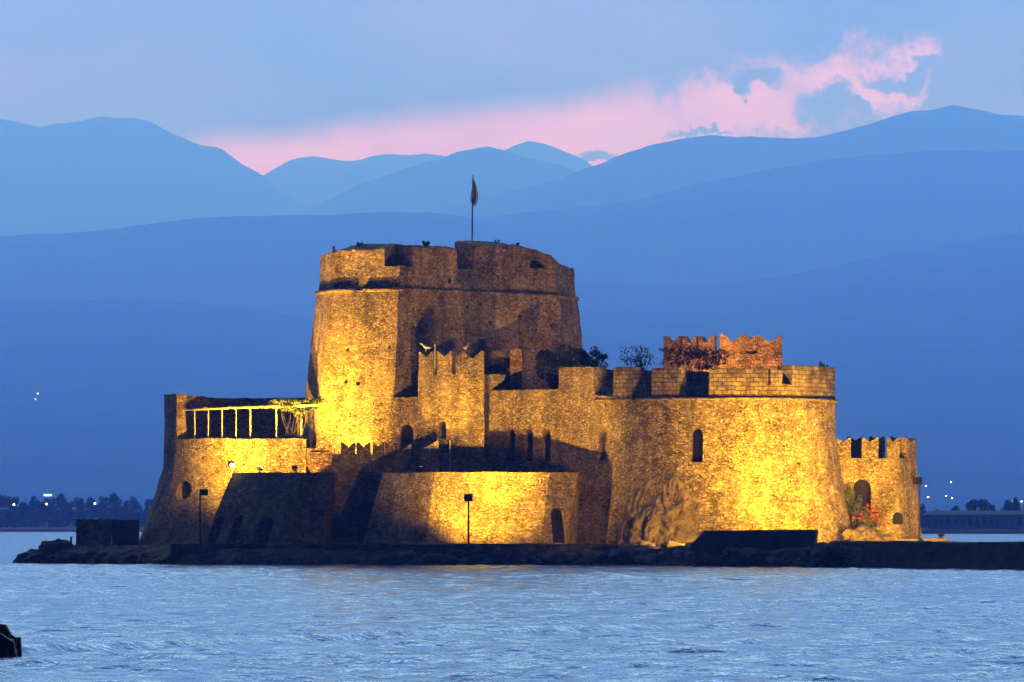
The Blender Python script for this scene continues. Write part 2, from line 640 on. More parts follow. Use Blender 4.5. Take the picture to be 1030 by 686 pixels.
def ashlar(name, tone=1.0, bw=0.78, bh=0.36, tint=(1, 1, 1)):
    """squared blocks in courses, run along the wall's own length"""
    m, g = new_mat(name)
    uv = g.n('ShaderNodeUVMap').outputs[0]
    pos = g.n('ShaderNodeNewGeometry').outputs['Position']
    wr = g.noise(pos, 1.3, 3.0, 0.5, 'Color')
    u2 = g.vm('ADD', uv, g.vm('MULTIPLY', g.vm('SUBTRACT', wr, (0.5, 0.5, 0.5)), (0.55, 0.26, 0.0)))
    br = g.n('ShaderNodeTexBrick', offset=0.5)
    g.put(br.inputs['Vector'], u2)
    br.inputs['Scale'].default_value = 1.0
    br.inputs['Brick Width'].default_value = bw
    br.inputs['Row Height'].default_value = bh
    br.inputs['Mortar Size'].default_value = 0.03
    br.inputs['Mortar Smooth'].default_value = 0.4
    br.inputs['Bias'].default_value = 0.0
    br.inputs['Color1'].default_value = (0.24 * tone * tint[0], 0.19 * tone * tint[1], 0.125 * tone * tint[2], 1)
    br.inputs['Color2'].default_value = (0.56 * tone * tint[0], 0.46 * tone * tint[1], 0.32 * tone * tint[2], 1)
    br.inputs['Mortar'].default_value = (0.07, 0.055, 0.04, 1)
    fine = g.noise(pos, 7.0, 5.0, 0.65)
    c = g.mixw(0.7, br.outputs['Color'], g.ramp(fine, [(0.3, 0.3), (0.62, 1.0)]), 'MULTIPLY')
    big = g.noise(pos, 1.1, 5.0, 0.65)
    c = g.mixw(0.9, c, g.ramp(big, [(0.36, (0.34, 0.32, 0.30)), (0.60, (1.0, 1.0, 1.0))]), 'MULTIPLY')
    st = g.noise(g.vm('MULTIPLY', pos, (0.8, 0.8, 0.2)), 1.0, 4.0, 0.6)
    c = g.mixw(0.6, c, g.ramp(st, [(0.3, 0.5), (0.6, 1.0)]), 'MULTIPLY')
    h = g.m('ADD', g.m('MULTIPLY', g.m('SUBTRACT', 1.0, br.outputs['Fac']), 1.0), g.m('MULTIPLY', fine, 0.7))
    finish(g, c, 0.95, bump(g, h, 1.0, 0.07), 0.12)
    return m


def rock(name, a=(0.05, 0.045, 0.035), b=(0.20, 0.165, 0.115), wet=0.0):
    m, g = new_mat(name)
    pos = g.n('ShaderNodeNewGeometry').outputs['Position']
    n1 = g.noise(pos, 0.9, 6.0, 0.65)
    n2 = g.noise(pos, 5.0, 5.0, 0.7)
    c = g.ramp(n1, [(0.32, a), (0.66, b)])
    c = g.mixw(0.7, c, g.ramp(n2, [(0.3, 0.35), (0.65, 1.0)]), 'MULTIPLY')
    h = g.m('ADD', g.m('MULTIPLY', n1, 2.0), n2)
    finish(g, c, 0.95 - 0.35 * wet, bump(g, h, 1.0, 0.18), 0.2)
    return m


def plain(name, col, rough=0.6, metal=0.0, var=0.25, scale=6.0):
    m, g = new_mat(name)
    pos = g.n('ShaderNodeNewGeometry').outputs['Position']
    n1 = g.noise(pos, scale, 4.0, 0.6)
    c = g.mixw(var, (*col, 1), g.ramp(n1, [(0.3, 0.3), (0.65, 1.1)]), 'MULTIPLY')
    finish(g, c, rough, bump(g, n1, 0.3, 0.02), 0.3, Metallic=metal)
    return m


def leafy(name, a, b):
    m, g = new_mat(name)
    pos = g.n('ShaderNodeNewGeometry').outputs['Position']
    n1 = g.noise(pos, 3.0, 3.0, 0.6)
    c = g.ramp(n1, [(0.3, a), (0.7, b)])
    bs = finish(g, c, 0.7, None, 0.2)
    bs.inputs['Subsurface Weight'].default_value = 0.0
    return m


def glow(name, col, strength):
    m, g = new_mat(name)
    e = g.n('ShaderNodeEmission')
    e.inputs[0].default_value = (*col, 1); e.inputs[1].default_value = strength
    o = g.n('ShaderNodeOutputMaterial'); g.put(o.inputs[0], e.outputs[0])
    return m


M_RUBBLE = rubble('rubble_masonry')
M_RUBBLE_BIG = rubble('coarse_rubble_masonry', 1.0, 0.29, relief=0.13)
M_RUBBLE_RED = rubble('reddish_rubble_masonry', 0.9, 0.26, tint=(1.08, 0.88, 0.74))
M_RUBBLE_SHADE = rubble('shaded_dark_rubble', 0.50, 0.28, tint=(0.9, 0.95, 0.95))  # dimmed copy of the rubble: shade of the unlit walls put into its colour
M_ASHLAR = ashlar('coursed_blocks', 0.85)
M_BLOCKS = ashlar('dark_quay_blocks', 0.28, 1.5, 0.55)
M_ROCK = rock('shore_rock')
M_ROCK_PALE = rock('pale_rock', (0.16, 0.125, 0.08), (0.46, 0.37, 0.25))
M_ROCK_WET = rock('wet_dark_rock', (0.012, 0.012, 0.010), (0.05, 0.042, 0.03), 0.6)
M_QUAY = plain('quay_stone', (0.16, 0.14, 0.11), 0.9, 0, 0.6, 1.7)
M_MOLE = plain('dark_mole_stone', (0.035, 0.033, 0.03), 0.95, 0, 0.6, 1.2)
M_VOID = plain('void_dark', (0.012, 0.010, 0.008), 0.9)  # near-black that stands for the unlit depth inside the openings
M_STEEL = plain('dark_painted_steel', (0.02, 0.018, 0.016), 0.5, 0.3)
M_CREAM = plain('cream_paint', (0.75, 0.70, 0.55), 0.5, 0, 0.15)
M_LEAF_DARK = leafy('dark_foliage', (0.006, 0.010, 0.004), (0.028, 0.042, 0.016))
M_LEAF = leafy('vine_foliage', (0.03, 0.05, 0.012), (0.11, 0.14, 0.035))
M_LEAF_DRY = leafy('dry_foliage', (0.035, 0.022, 0.010), (0.10, 0.065, 0.03))
M_BLOSSOM = leafy('red_blossom', (0.22, 0.03, 0.02), (0.45, 0.10, 0.06))
M_BARK = plain('bark', (0.05, 0.038, 0.026), 0.9)
M_TREE_FAR = leafy('far_tree_foliage', (0.008, 0.014, 0.007), (0.028, 0.04, 0.018))
M_LENS = glow('lamp_lens', (1.0, 0.72, 0.30), 14.0)
M_BULB = glow('floodlight_bulb', (1.0, 0.85, 0.5), 60.0)
M_LAMP_WHITE = glow('white_lamp_glow', (1.0, 0.88, 0.68), 14.0)
M_SIGN = glow('lit_sign_glow', (0.70, 0.95, 1.0), 1.5)


def flood_light(parent, loc, target, power, angle, blend=1.0, color=SODIUM, radius=0.12):
    ld = bpy.data.lights.new('flood_beam', 'SPOT')
    ld.energy = power; ld.spot_size = R(angle); ld.spot_blend = blend
    ld.color = color; ld.shadow_soft_size = radius
    lo = bpy.data.objects.new('flood_beam', ld)
    COL.objects.link(lo)
    d = Vector(target) - Vector(loc)
    lo.rotation_euler = d.to_track_quat('-Z', 'Y').to_euler()
    lo.parent = parent
    lo.location = Vector(loc) - ROOT_LOC[parent]
    return lo


def floodlight(loc, target, power, angle, label, blend=1.0, color=SODIUM, group='ground floodlights at the foot of the walls', size=0.45):
    """low floodlight on a bracket: housing, lens, bracket"""
    loc = Vector(loc)
    t = thing('floodlight', label, 'floodlight', loc - Vector((0, 0, 0.35)), group)
    d = (Vector(target) - loc).normalized()
    rot = d.to_track_quat('Y', 'Z').to_matrix()
    b = MB(); b.box(loc - d * 0.16, (size, 0.22, size * 0.75), rot)
    b.build('housing', M_STEEL, t)
    b = MB(); b.box(loc - d * 0.03, (size * 0.86, 0.03, size * 0.6), rot)
    b.build('lens', M_LENS, t)
    b = MB(); b.box(loc - Vector((0, 0, 0.29)) - d * 0.16, (size * 0.9, 0.06, 0.1)); b.box(loc - Vector((0, 0, 0.12)) - d * 0.16, (0.07, 0.05, 0.3))
    b.build('bracket', M_STEEL, t)
    flood_light(t, loc + d * 0.05, target, power, angle, blend, color)
    return t


# ------------------------------------------------------------------ water
def make_water():
    xs = np.concatenate([-np.geomspace(11500, 60, 26), np.arange(-56, 56.01, 0.42), np.geomspace(60, 11500, 26)])
    ys = np.concatenate([[-1200, -800, -500, -380], np.arange(-318, 6, 0.30), np.geomspace(8, 2600, 60)])
    XX, YY = np.meshgrid(xs, ys)
    rng = np.random.default_rng(4)
    ZZ = np.zeros_like(XX)
    for k in range(90):
        lam = 0.8 * (3.0 / 0.8) ** rng.random()
        th = math.pi / 2 + rng.normal(0, 0.6)
        amp = 0.0125 * lam ** 0.40 * (0.5 + rng.random())
        kx, ky = 2 * math.pi / lam * math.cos(th), 2 * math.pi / lam * math.sin(th)
        ZZ += amp * 0.36 * np.sin(kx * XX + ky * YY + rng.random() * 6.28)
    lull = 0.85 + 0.2 * np.sin(XX * 0.05 + YY * 0.021 + 1.0) * np.sin(YY * 0.047 + 2.0 + 0.4 * np.sin(XX * 0.08))
    fade = np.clip((58 - np.abs(XX)) / 6, 0, 1) * np.clip((8 - YY) / 10, 0, 1) * np.clip((YY + 345) / 25, 0, 1)
    wy0 = np.interp(XX, [-60, -13.4, -4, 4.2, 17.7, 60], [-283, -271.5, -255, -243, -236, -226])
    ZZ *= fade * lull * (1 - 0.6 * np.exp(-((YY - wy0) / 4.0) ** 2))
    # the long wave a passing boat has left
    wy = np.interp(XX, [-60, -13.4, -4, 4.2, 17.7, 60], [-283, -271.5, -255, -243, -236, -226])
    s = (YY - wy)
    along = np.clip(1.15 - (XX + 14) / 55.0, 0.35, 1.0)
    wob = 1 + 0.10 * np.sin(XX * 0.9) + 0.12 * np.sin(XX * 0.37 + 1)
    wake = 0.20 * np.exp(-((s - 0.8) / 0.80) ** 2) - 0.07 * np.exp(-((s + 1.0) / 1.1) ** 2) + 0.06 * np.exp(-((s - 9.0) / 1.0) ** 2)
    ZZ += wake * along * wob * np.clip((58 - np.abs(XX)) / 6, 0, 1)
    ny, nx = XX.shape
    co = np.stack([XX, YY, ZZ], -1).reshape(-1, 3)
    me = bpy.data.meshes.new('sea_water')
    me.vertices.add(len(co)); me.vertices.foreach_set('co', co.ravel())
    ii = np.arange(ny * nx).reshape(ny, nx)
    q = np.stack([ii[:-1, :-1], ii[:-1, 1:], ii[1:, 1:], ii[1:, :-1]], -1).reshape(-1, 4)
    me.loops.add(q.size); me.loops.foreach_set('vertex_index', q.ravel().astype(np.int32))
    me.polygons.add(len(q)); me.polygons.foreach_set('loop_start', np.arange(0, q.size, 4, dtype=np.int32))
    me.polygons.foreach_set('use_smooth', np.ones(len(q), dtype=bool))
    me.update(); me.validate()
    m, g = new_mat('sea_water')
    pos = g.n('ShaderNodeNewGeometry').outputs['Position']
    a = g.noise(g.vm('MULTIPLY', pos, (0.85, 0.42, 1.0)), 1.0, 5.0, 0.62)
    b = g.noise(g.vm('MULTIPLY', pos, (0.06, 0.10, 1.0)), 1.0, 3.0, 0.5)
    h = g.m('MULTIPLY', a, g.m('MULTIPLY_ADD', b, 1.2, 0.3))
    nb = bump(g, h, 0.8, 0.5)
    body = g.n('ShaderNodeBsdfDiffuse'); body.inputs[0].default_value = (0.012, 0.075, 0.26, 1)
    gl = g.n('ShaderNodeBsdfGlossy'); gl.inputs[0].default_value = (0.50, 0.77, 1.0, 1); gl.inputs[1].default_value = 0.13
    g.put(gl.inputs['Normal'], nb)
    fr = g.n('ShaderNodeFresnel'); fr.inputs[0].default_value = 1.33; g.put(fr.inputs[1], nb)
    ms = g.n('ShaderNodeMixShader'); g.put(ms.inputs[0], fr.outputs[0]); g.put(ms.inputs[1], body.outputs[0]); g.put(ms.inputs[2], gl.outputs[0])
    om = g.n('ShaderNodeOutputMaterial'); g.put(om.inputs[0], ms.outputs[0])
    me.materials.append(m)
    o = bpy.data.objects.new('sea_water', me)
    COL.objects.link(o)
    tag(o, kind='structure')
    return o


make_water()

# ------------------------------------------------------------------ mountains across the bay
m_hill, g = new_mat('scrub_hillside')
pos = g.n('ShaderNodeNewGeometry').outputs['Position']
n1 = g.noise(pos, 0.004, 6.0, 0.6)
finish(g, g.ramp(n1, [(0.35, (0.010, 0.016, 0.014)), (0.65, (0.028, 0.036, 0.028))]), 1.0, None, 0.0)


MSC = 2.2          # all ranges stand this many times farther than the working distances below


def ridge(name, pts, dr, df, seed, rough=1.0):
    """mountain range: crest at distance dr following pts (photo columns, rows), foot at distance df, real back slope"""
    cols = np.arange(-420, 1460, 7.0)
    crest = np.interp(cols, [a for a, b in pts], [b for a, b in pts])
    k = np.array([1, 3, 1]) / 5.0
    crest = np.convolve(np.pad(crest, 1, mode='edge'), k, 'valid')
    hz = (H0 - crest) / F * dr
    rows = 26
    vs = []
    for r in range(rows + 8):
        t = r / (rows - 1)
        if t <= 1:
            d = df + (dr - df) * t
            prof = t ** 1.15
        else:
            t2 = (r - rows + 1) / 8.0
            d = dr + (dr - df) * 0.2 * t2
            prof = 1 - t2
        for i, c in enumerate(cols):
            x = (c - CX) / F * dr * (0.55 + 0.45 * min(1.0, d / dr)) if t <= 1 else (c - CX) / F * dr
            n_ = noise.fractal(Vector((x / 700.0 + seed, d / 900.0, seed)), 1.0, 2.0, 4)
            gully = noise.noise(Vector((x / 260.0, d / 1500.0, seed + 4)))
            z = max(0.0, hz[i]) * prof * (1 + 0.16 * rough * n_ * (1 - min(t, 1)) * 2 * min(t, 1))
            if t <= 1:
                z += gully * 0.03 * hz[i] * t * (1 - t) * 4
            if abs(t - 1) < 1e-6:
                z += noise.fractal(Vector((x / 210.0, seed, 0)), 0.75, 2.1, 6) * dr * 0.00075
            vs.append((x * MSC, d * MSC - DIST, max(-0.8, (z - EYE) * MSC + EYE)))
    n = len(cols)
    fs = [(r * n + i, r * n + i + 1, (r + 1) * n + i + 1, (r + 1) * n + i) for r in range(rows + 7) for i in range(n - 1)]
    mb = MB(); mb.add(vs, fs)
    o = mb.build(name, m_hill, None, True)
    tag(o, kind='structure')
    return o


NEAR_HILLS = [
    ridge('near_hill', [(-420, 300), (0, 299), (100, 298), (200, 303), (290, 315), (420, 340), (600, 400), (760, 460), (900, 500), (1460, 530)], 7000, 3600, 1.3),
    ridge('near_hill', [(-420, 530), (100, 500), (300, 400), (420, 310), (520, 287), (590, 281), (663, 284), (720, 282), (780, 276), (917, 251), (1030, 232), (1200, 215), (1460, 230)], 7400, 3800, 2.9),
]
ridge('mid_mountain', [(-420, 250), (-100, 240), (0, 235), (80, 232), (150, 222), (200, 216), (260, 214), (330, 215), (430, 210), (470, 215), (560, 250), (700, 320), (900, 430), (1460, 520)], 8800, 5600, 5.1)
ridge('mid_mountain', [(-420, 500), (200, 400), (330, 280), (430, 224), (520, 211), (600, 204), (700, 184), (760, 170), (850, 155), (950, 149), (1030, 150), (1200, 140), (1460, 170)], 9300, 6000, 6.6)
ridge('mountain', [(-420, 500), (200, 330), (330, 245), (430, 213), (500, 195), (580, 172), (620, 155), (650, 146), (690, 138), (715, 136), (740, 137), (780, 139), (840, 131), (880, 122), (930, 110), (960, 104), (985, 108), (1010, 114), (1030, 114), (1200, 105), (1460, 130)], 11600, 7500, 8.2)
ridge('far_mountain', [(-420, 500), (150, 300), (300, 214), (360, 186), (400, 171), (450, 157), (475, 148), (490, 145), (505, 149), (520, 155), (564, 164), (600, 185), (700, 260), (900, 400), (1460, 500)], 13500, 8500, 9.9)
ridge('far_mountain', [(-420, 140), (-200, 110), (-60, 112), (0, 118), (20, 121), (38, 127), (75, 120), (105, 116), (150, 122), (185, 140), (205, 146), (220, 147), (240, 162), (265, 174), (300, 200), (360, 230), (500, 330), (1460, 500)], 15000, 9500, 11.7)
ridge('far_mountain', [(-420, 400), (100, 300), (200, 215), (265, 174), (290, 160), (310, 155), (350, 159), (385, 154), (430, 152), (450, 156), (480, 158), (505, 150), (532, 142), (556, 147), (592, 162), (620, 185), (700, 240), (1460, 500)], 17000, 10500, 13.4)

# ------------------------------------------------------------------ island ground
ISLE = [(13, 20), (60, 13), (120, 6), (165, -1), (230, -4), (470, -4.2), (560, -4.5), (640, -7), (700, -15), (800, -22), (860, -27), (905, -31), (930, 8), (960, 14), (950, 45), (800, 60), (500, 64), (300, 58), (140, 46), (60, 34)]
def inset(pl, d):
    n = len(pl); out = []
    cx = sum(p[0] for p in pl) / n; cy_ = sum(p[1] for p in pl) / n
    for x, y in pl:
        v = Vector((cx - x, cy_ - y)); L = v.length
        v = v / L * min(d, L * 0.5)
        out.append((x + v.x, y + v.y))
    return out
isle = [D2(a, b) for a, b in ISLE]
mb = MB()
loft(mb, [(-1.6, isle), (0.35, inset(isle, 0.5)), (1.0, inset(isle, 1.4)), (1.45, inset(isle, 3.2))], step=0.6, zstep=0.35, amp=0.35, top_rag=0.15, seed=3)
o = mb.build('island_ground', M_ROCK)
tag(o, kind='structure')

# quay pavement in front of the walls
mb = MB()
qp = [D2(172, -1.0), D2(470, -3.4), D2(622, -3.8), D2(640, 4), D2(600, 9), D2(220, 9), D2(165, 12)]
loft(mb, [(-1.5, qp), (1.72, qp)], step=0.7, zstep=0.4, amp=0.09, top_rag=0.08, seed=5)
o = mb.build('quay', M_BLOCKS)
tag(o, kind='structure')

# ------------------------------------------------------------------ main tower
TC = D2(450, 33)
tower_plan = [D2(401, 17), D2(562, 30), D2(581, 35), D2(572, 45), D2(482, 51), D2(385, 47), D2(327, 36), D2(318.5, 24), D2(334, 19.6)]
def scaled(pl, k):
    return [(TC[0] + (x - TC[0]) * k, TC[1] + (y - TC[1]) * k) for x, y in pl]
ZC = Z(291, 17)                 # string course
ZS = Z(267.5, 17)               # sill of the embrasures
tw = thing('main_tower', 'tall polygonal stone keep with a broken battlemented top, highest building of the fortress', 'tower', (TC[0], TC[1], 1.5))
mb = MB()
loft(mb, [(1.5, scaled(tower_plan, 1.15)), (8.5, scaled(tower_plan, 1.125)), (15.0, scaled(tower_plan, 1.085)), (ZC, scaled(tower_plan, 1.0))], step=0.6, zstep=0.6, amp=0.06, top_rag=0, seed=11)
shaft = mb.build('shaft', M_RUBBLE, tw)
mb = MB()
loft(mb, [(ZC + 0.002, scaled(tower_plan, 0.985)), (ZS, scaled(tower_plan, 0.972))], step=0.5, zstep=0.4, amp=0.06, top_rag=0.08, seed=12)
para = mb.build('parapet', M_RUBBLE, tw)
top_plan = scaled(tower_plan, 0.972)
A_, B_, C_, D_, E_, Fb, G_, L2, L1 = top_plan
# string course, broken for a stretch on the lit side
cpl = scaled(tower_plan, 1.0)
ring_pts = [cpl[6], cpl[7], cpl[8]]
ca = px_on([cpl[8], cpl[0]], 357)
cb = px_on([cpl[8], cpl[0]], 366)
def dense(path, st=0.7):
    out = []
    for a, b in zip(path[:-1], path[1:]):
        n = max(1, int(math.hypot(b[0] - a[0], b[1] - a[1]) / st))
        for k in range(n):
            out.append((a[0] + (b[0] - a[0]) * k / n, a[1] + (b[1] - a[1]) * k / n))
    return out + [path[-1]]
for path in ([cpl[5], cpl[6], cpl[7], cpl[8], ca], [cb, cpl[0]], [cpl[0], cpl[1], cpl[2], cpl[3], cpl[4], cpl[5]]):
    mb = MB()
    mb.tube([jig((x, y, ZC), 0.05) for x, y in dense(path)], 0.20, 7)
    mb.build('string_course', M_RUBBLE, tw, True)
# merlons of the gun platform: thick, tops sloping down outwards
def merlon_run(path, zf, zb, thick=2.4, **kw):
    mb = MB()
    wall_run(mb, path, thick, ZS - 0.15, zf, zb, step=0.45, zstep=0.4, amp=0.10, top_rag=0.24, **kw)
    return mb.build('merlon', M_RUBBLE, tw)
left_face = [(L2[0] + 0.35, L2[1] + 3.2), L2, L1, A_]
right_face = [A_, B_]
p = [left_face[0], L2, L1, px_on([L1, A_], 387)]
merlon_run(p, [ZS + .7, ZS + 1.15, ZS + 1.5, ZS + 1.5], [ZS + 1.5, ZS + 2.15, ZS + 2.2, ZS + 2.15], seed=21)
merlon_run(sub_path([A_, B_], 415, 459.5), ZS + 1.7, ZS + 2.1, seed=22)
mr = merlon_run([px_on([A_, B_], 477), px_on([A_, B_], 500), px_on([A_, B_], 535), px_on([A_, B_], 555)], [ZS + 2.0, ZS + 2.2, ZS + 2.1, ZS + 1.6], [ZS + 2.6, ZS + 2.75, ZS + 2.7, ZS + 2.2], thick=2.6, seed=23)
merlon_run([px_on([A_, B_], 554.5), B_, (B_[0] * .6 + C_[0] * .4, B_[1] * .6 + C_[1] * .4)], [ZS + 1.55, ZS + 1.15, ZS + .6], [ZS + 1.9, ZS + 1.4, ZS + .8], thick=1.8, seed=24)
merlon_run([B_, C_], [ZS + .45, ZS + .6], [ZS + .7, ZS + .7], thick=1.6, seed=26)
merlon_run([C_, D_, E_, Fb, G_], [ZS + .7, ZS + 1.4, ZS + 1.4, ZS + 1.4, ZS + 1.2], [ZS + .8, ZS + 2, ZS + 2.1, ZS + 2.1, ZS + 1.8], thick=1.6, seed=25)
# gun port sunk in the wide eroded merlon
loc, nrm = hit(mr, 541, 264)
cut = MB()
ang = math.atan2(nrm.x, -nrm.y)
arch_solid(cut, (loc.x, loc.y), ang, 2.0, Z(270, loc.y), Z(260.5, loc.y), -1.5, 1.2, True, -0.4)
carve(mr, cut)
# putlog holes in the big dim face
for (a, b, s_) in ((452, 282, 5), (483, 306, 3.2), (523, 318, 4), (493, 325, 4), (555, 329, 2.5), (573, 318, 3), (470, 308, 3), (511, 291, 3), (537, 281, 3), (350, 352, 3), (360, 386, 4), (392, 349, 3), (348, 384, 3), (535, 341, 3)):
    loc, nrm = hit(shaft if b > 292 else para, a, b)
    if loc is None: continue
    cut = MB()
    w = s_ * (DIST + loc.y) / F
    ang = math.atan2(nrm.x, -nrm.y)
    arch_solid(cut, (loc.x, loc.y), ang, w, loc.z - w * .5, loc.z + w * .5, -0.8, 0.7, False)
    carve(shaft if b > 292 else para, cut)

# safety rail across the tower's broad notch
rl = thing('safety_rail', 'thin metal safety rail across the notch in the tower battlements', 'railing', (X(404, 33), 33, 26))
mb = MB()
for zz in (0.55, 1.0):
    mb.tube([P(392, 251.5, 34) + Vector((0, 0, zz - 1.0)), P(416, 251.0, 34) + Vector((0, 0, zz - 1.0))], 0.025, 6)
mb.build('rail', M_STEEL, rl)
for a in (393, 400, 408, 415):
    mb = MB(); q = P(a, 251.3, 34); mb.tube([(q.x, q.y, ZS), q], 0.03, 6); mb.build('post', M_STEEL, rl)

# flag pole
fp = thing('flagpole', 'slender flagpole with a limp striped flag on top of the tall tower', 'flagpole', (X(475, 31), 31, ZS))
mb = MB(); q = P(475.6, 176, 31); b_ = P(474.6, 252, 31)
mb.tube([(b_.x, b_.y, ZS), b_.lerp(q, 0.5), q], [0.075, 0.065, 0.04], 8)
mb.build('pole', plain('flagpole_paint', (0.12, 0.11, 0.12), 0.5), fp)
mf, g = new_mat('limp_flag_cloth')
uv = g.n('ShaderNodeUVMap').outputs[0]
sp_ = g.n('ShaderNodeSeparateXYZ'); g.put(sp_.inputs[0], uv)
w_ = g.m('FRACT', g.m('MULTIPLY', sp_.outputs[0], 4.5))
finish(g, g.mixw(g.m('GREATER_THAN', w_, 0.5), (0.07, 0.10, 0.26, 1), (0.80, 0.74, 0.68, 1)), 0.8, None, 0.1)
mb = MB()
top, bot = P(475.6, 180, 31), P(475.1, 204, 31)
nu, nv = 22, 18
vs, uvs_ = [], []
for j in range(nv + 1):
    tj = j / nv
    wid = (0.10 + 0.62 * math.sin(math.pi * min(1, tj * 0.62 + 0.02)) ** 1.2) * (1 if tj < .85 else 1 - (tj - .85) * 2.2)
    for i in range(nu + 1):
        ti = i / nu
        x = top.x + (bot.x - top.x) * tj + wid * (ti - 0.35 * tj) * 0.9
        y = top.y + 0.20 * math.sin(ti * 13 + tj * 2.0) * (0.3 + tj)
        z = top.z + (bot.z - top.z) * tj + 0.10 * math.sin(ti * 6) * tj - 0.25 * ti * (tj)
        vs.append((x, y, z))
fs = []; fu = []
for j in range(nv):
    for i in range(nu):
        fs.append((j * (nu + 1) + i, j * (nu + 1) + i + 1, (j + 1) * (nu + 1) + i + 1, (j + 1) * (nu + 1) + i))
        fu.append([(i / nu, j / nv), ((i + 1) / nu, j / nv), ((i + 1) / nu, (j + 1) / nv), (i / nu, (j + 1) / nv)])
mb.add(vs, fs, fu)
mb.build('flag', mf, fp, True, fix=False)

# ------------------------------------------------------------------ terraced bastion on the left
BX, BY = X(248, 25), 25.0
BR = 7.35
def bast_plan(r, ext=0.0):
    out = []
    for k in range(25):
        a = R(80 + (270 - 80) * k / 24)
        out.append((BX + r * math.cos(a), BY + r * math.sin(a)))
    out.append((X(308, 18) + ext * 0.5, BY - r + 0.25))
    out.append((X(308, 18) + ext * 0.5, BY + 8))
    return out
ZT = Z(441, 17.8)
tb = thing('terraced_bastion', 'rounded bastion with a battered foot and an open terrace behind a curved back wall', 'bastion', (BX, BY, 1.4))
mb = MB()
loft(mb, [(1.2, bast_plan(BR + 2.45, 1.0)), (5.0, bast_plan(BR + 1.15, .5)), (8.35, bast_plan(BR + 0.06)), (ZT, bast_plan(BR))], step=0.6, zstep=0.55, amp=0.06, top_rag=0.05, seed=31)
body = mb.build('drum', M_RUBBLE, tb)
cut = MB()
loc, nrm = hit(body, 184, 494)
ang = math.atan2(nrm.x, -nrm.y)
vs = []
for yy in (-1.6, 0.75):
    for k in range(14):
        a = 2 * math.pi * k / 14
        s_, z_ = 0.95 * math.cos(a), loc.z + 0.86 * math.sin(a)
        vs.append((loc.x + math.cos(ang) * s_ - math.sin(ang) * yy, loc.y + math.sin(ang) * s_ + math.cos(ang) * yy, z_))
cut.add(vs, [list(range(14))[::-1], [14 + k for k in range(14)]] + [[k, (k + 1) % 14, 14 + (k + 1) % 14, 14 + k] for k in range(14)])
carve(body, cut)
arcp = []
for k in range(22):
    a = R(216 - (216 - 26) * k / 21)
    arcp.append((BX + (BR - 0.03) * math.cos(a), BY + (BR - 0.03) * math.sin(a)))
mb = MB()
hs = [Z(397.5, 26)] * 7 + [Z(398.5, 30)] * 3 + [Z(400.5, 31)] * 12
outer = arcp[::-1]
wall_run(mb, outer, 0.95, ZT - 0.1, hs[::-1], step=0.5, zstep=0.5, amp=0.05, top_rag=0.06, seed=33)
mb.build('back_wall', M_RUBBLE, tb)

# pergola on the terrace
pg = thing('pergola', 'cream painted pergola frame along the lit edge of the round terrace', 'pergola', (X(250, 18.6), 18.6, ZT))
def edge_y(px):
    x = X(px, 18.5)
    if px > 250: return BY - BR + 0.85
    r = BR - 0.6
    return BY - math.sqrt(max(0.1, r * r - (x - BX) ** 2))
zb0, zb1 = Z(412.5, 20), Z(407.5, 18.5)
pxs = [196, 209.6, 223.6, 237.6, 252, 278, 303]
pts = []
for i, a in enumerate(pxs):
    Y_ = edge_y(a)
    zt_ = zb0 + (zb1 - zb0) * (a - 183) / (328 - 183)
    w_ = 0.07 if i < 4 else 0.12
    mb = MB(); mb.box((X(a, Y_), Y_, (ZT + zt_ - 0.1) / 2), (w_, w_, zt_ - ZT))
    mb.build('post', M_CREAM, pg)
    pts.append(Vector((X(a, Y_), Y_, zt_)))
pts = [Vector((X(187, 20.6), 20.6, zb0))] + pts + [Vector((X(321, 17.9), 17.9, zb1))]
mb = MB(); mb.tube(pts, [0.06, 0.08, 0.09, 0.10, 0.11, 0.12, 0.12, 0.12, 0.10], 6)
mb.build('beam', M_CREAM, pg)
for a in (205, 230, 262, 290):
    Y_ = edge_y(a) + 0.1
    zt_ = zb0 + (zb1 - zb0) * (a - 183) / (328 - 183) + 0.12
    mb = MB(); mb.tube([(X(a, Y_), Y_ - 0.3, zt_), (X(a, Y_) , Y_ + 4.5, zt_ + 0.15)], 0.05, 6)
    mb.build('cross_bar', M_CREAM, pg)

# stone stair from the terrace down to the forecourt
st = thing('stone_staircase', 'short flight of worn stone steps beside the tower foot below the terrace', 'staircase', (X(325, 17), 17, 7))
nst = 8
for i in range(nst):
    t = i / (nst - 1)
    zz = Z(451, 15.6) + (Z(475.5, 12) - Z(451, 15.6)) * t
    yy = 15.6 - 3.6 * t
    a0 = 308.5 + 12 * t; a1 = 330.5 + 12 * t
    mb = MB()
    pl = [D2(a0, yy - 0.5), D2(a1, yy - 0.5), D2(a1, yy + 0.6), D2(a0, yy + 0.6)]
    loft(mb, [(zz - 1.6, pl), (zz, pl)], step=0.4, zstep=0.5, amp=0.04, top_rag=0.03, seed=40 + i)
    mb.build('step', M_RUBBLE_RED, st)

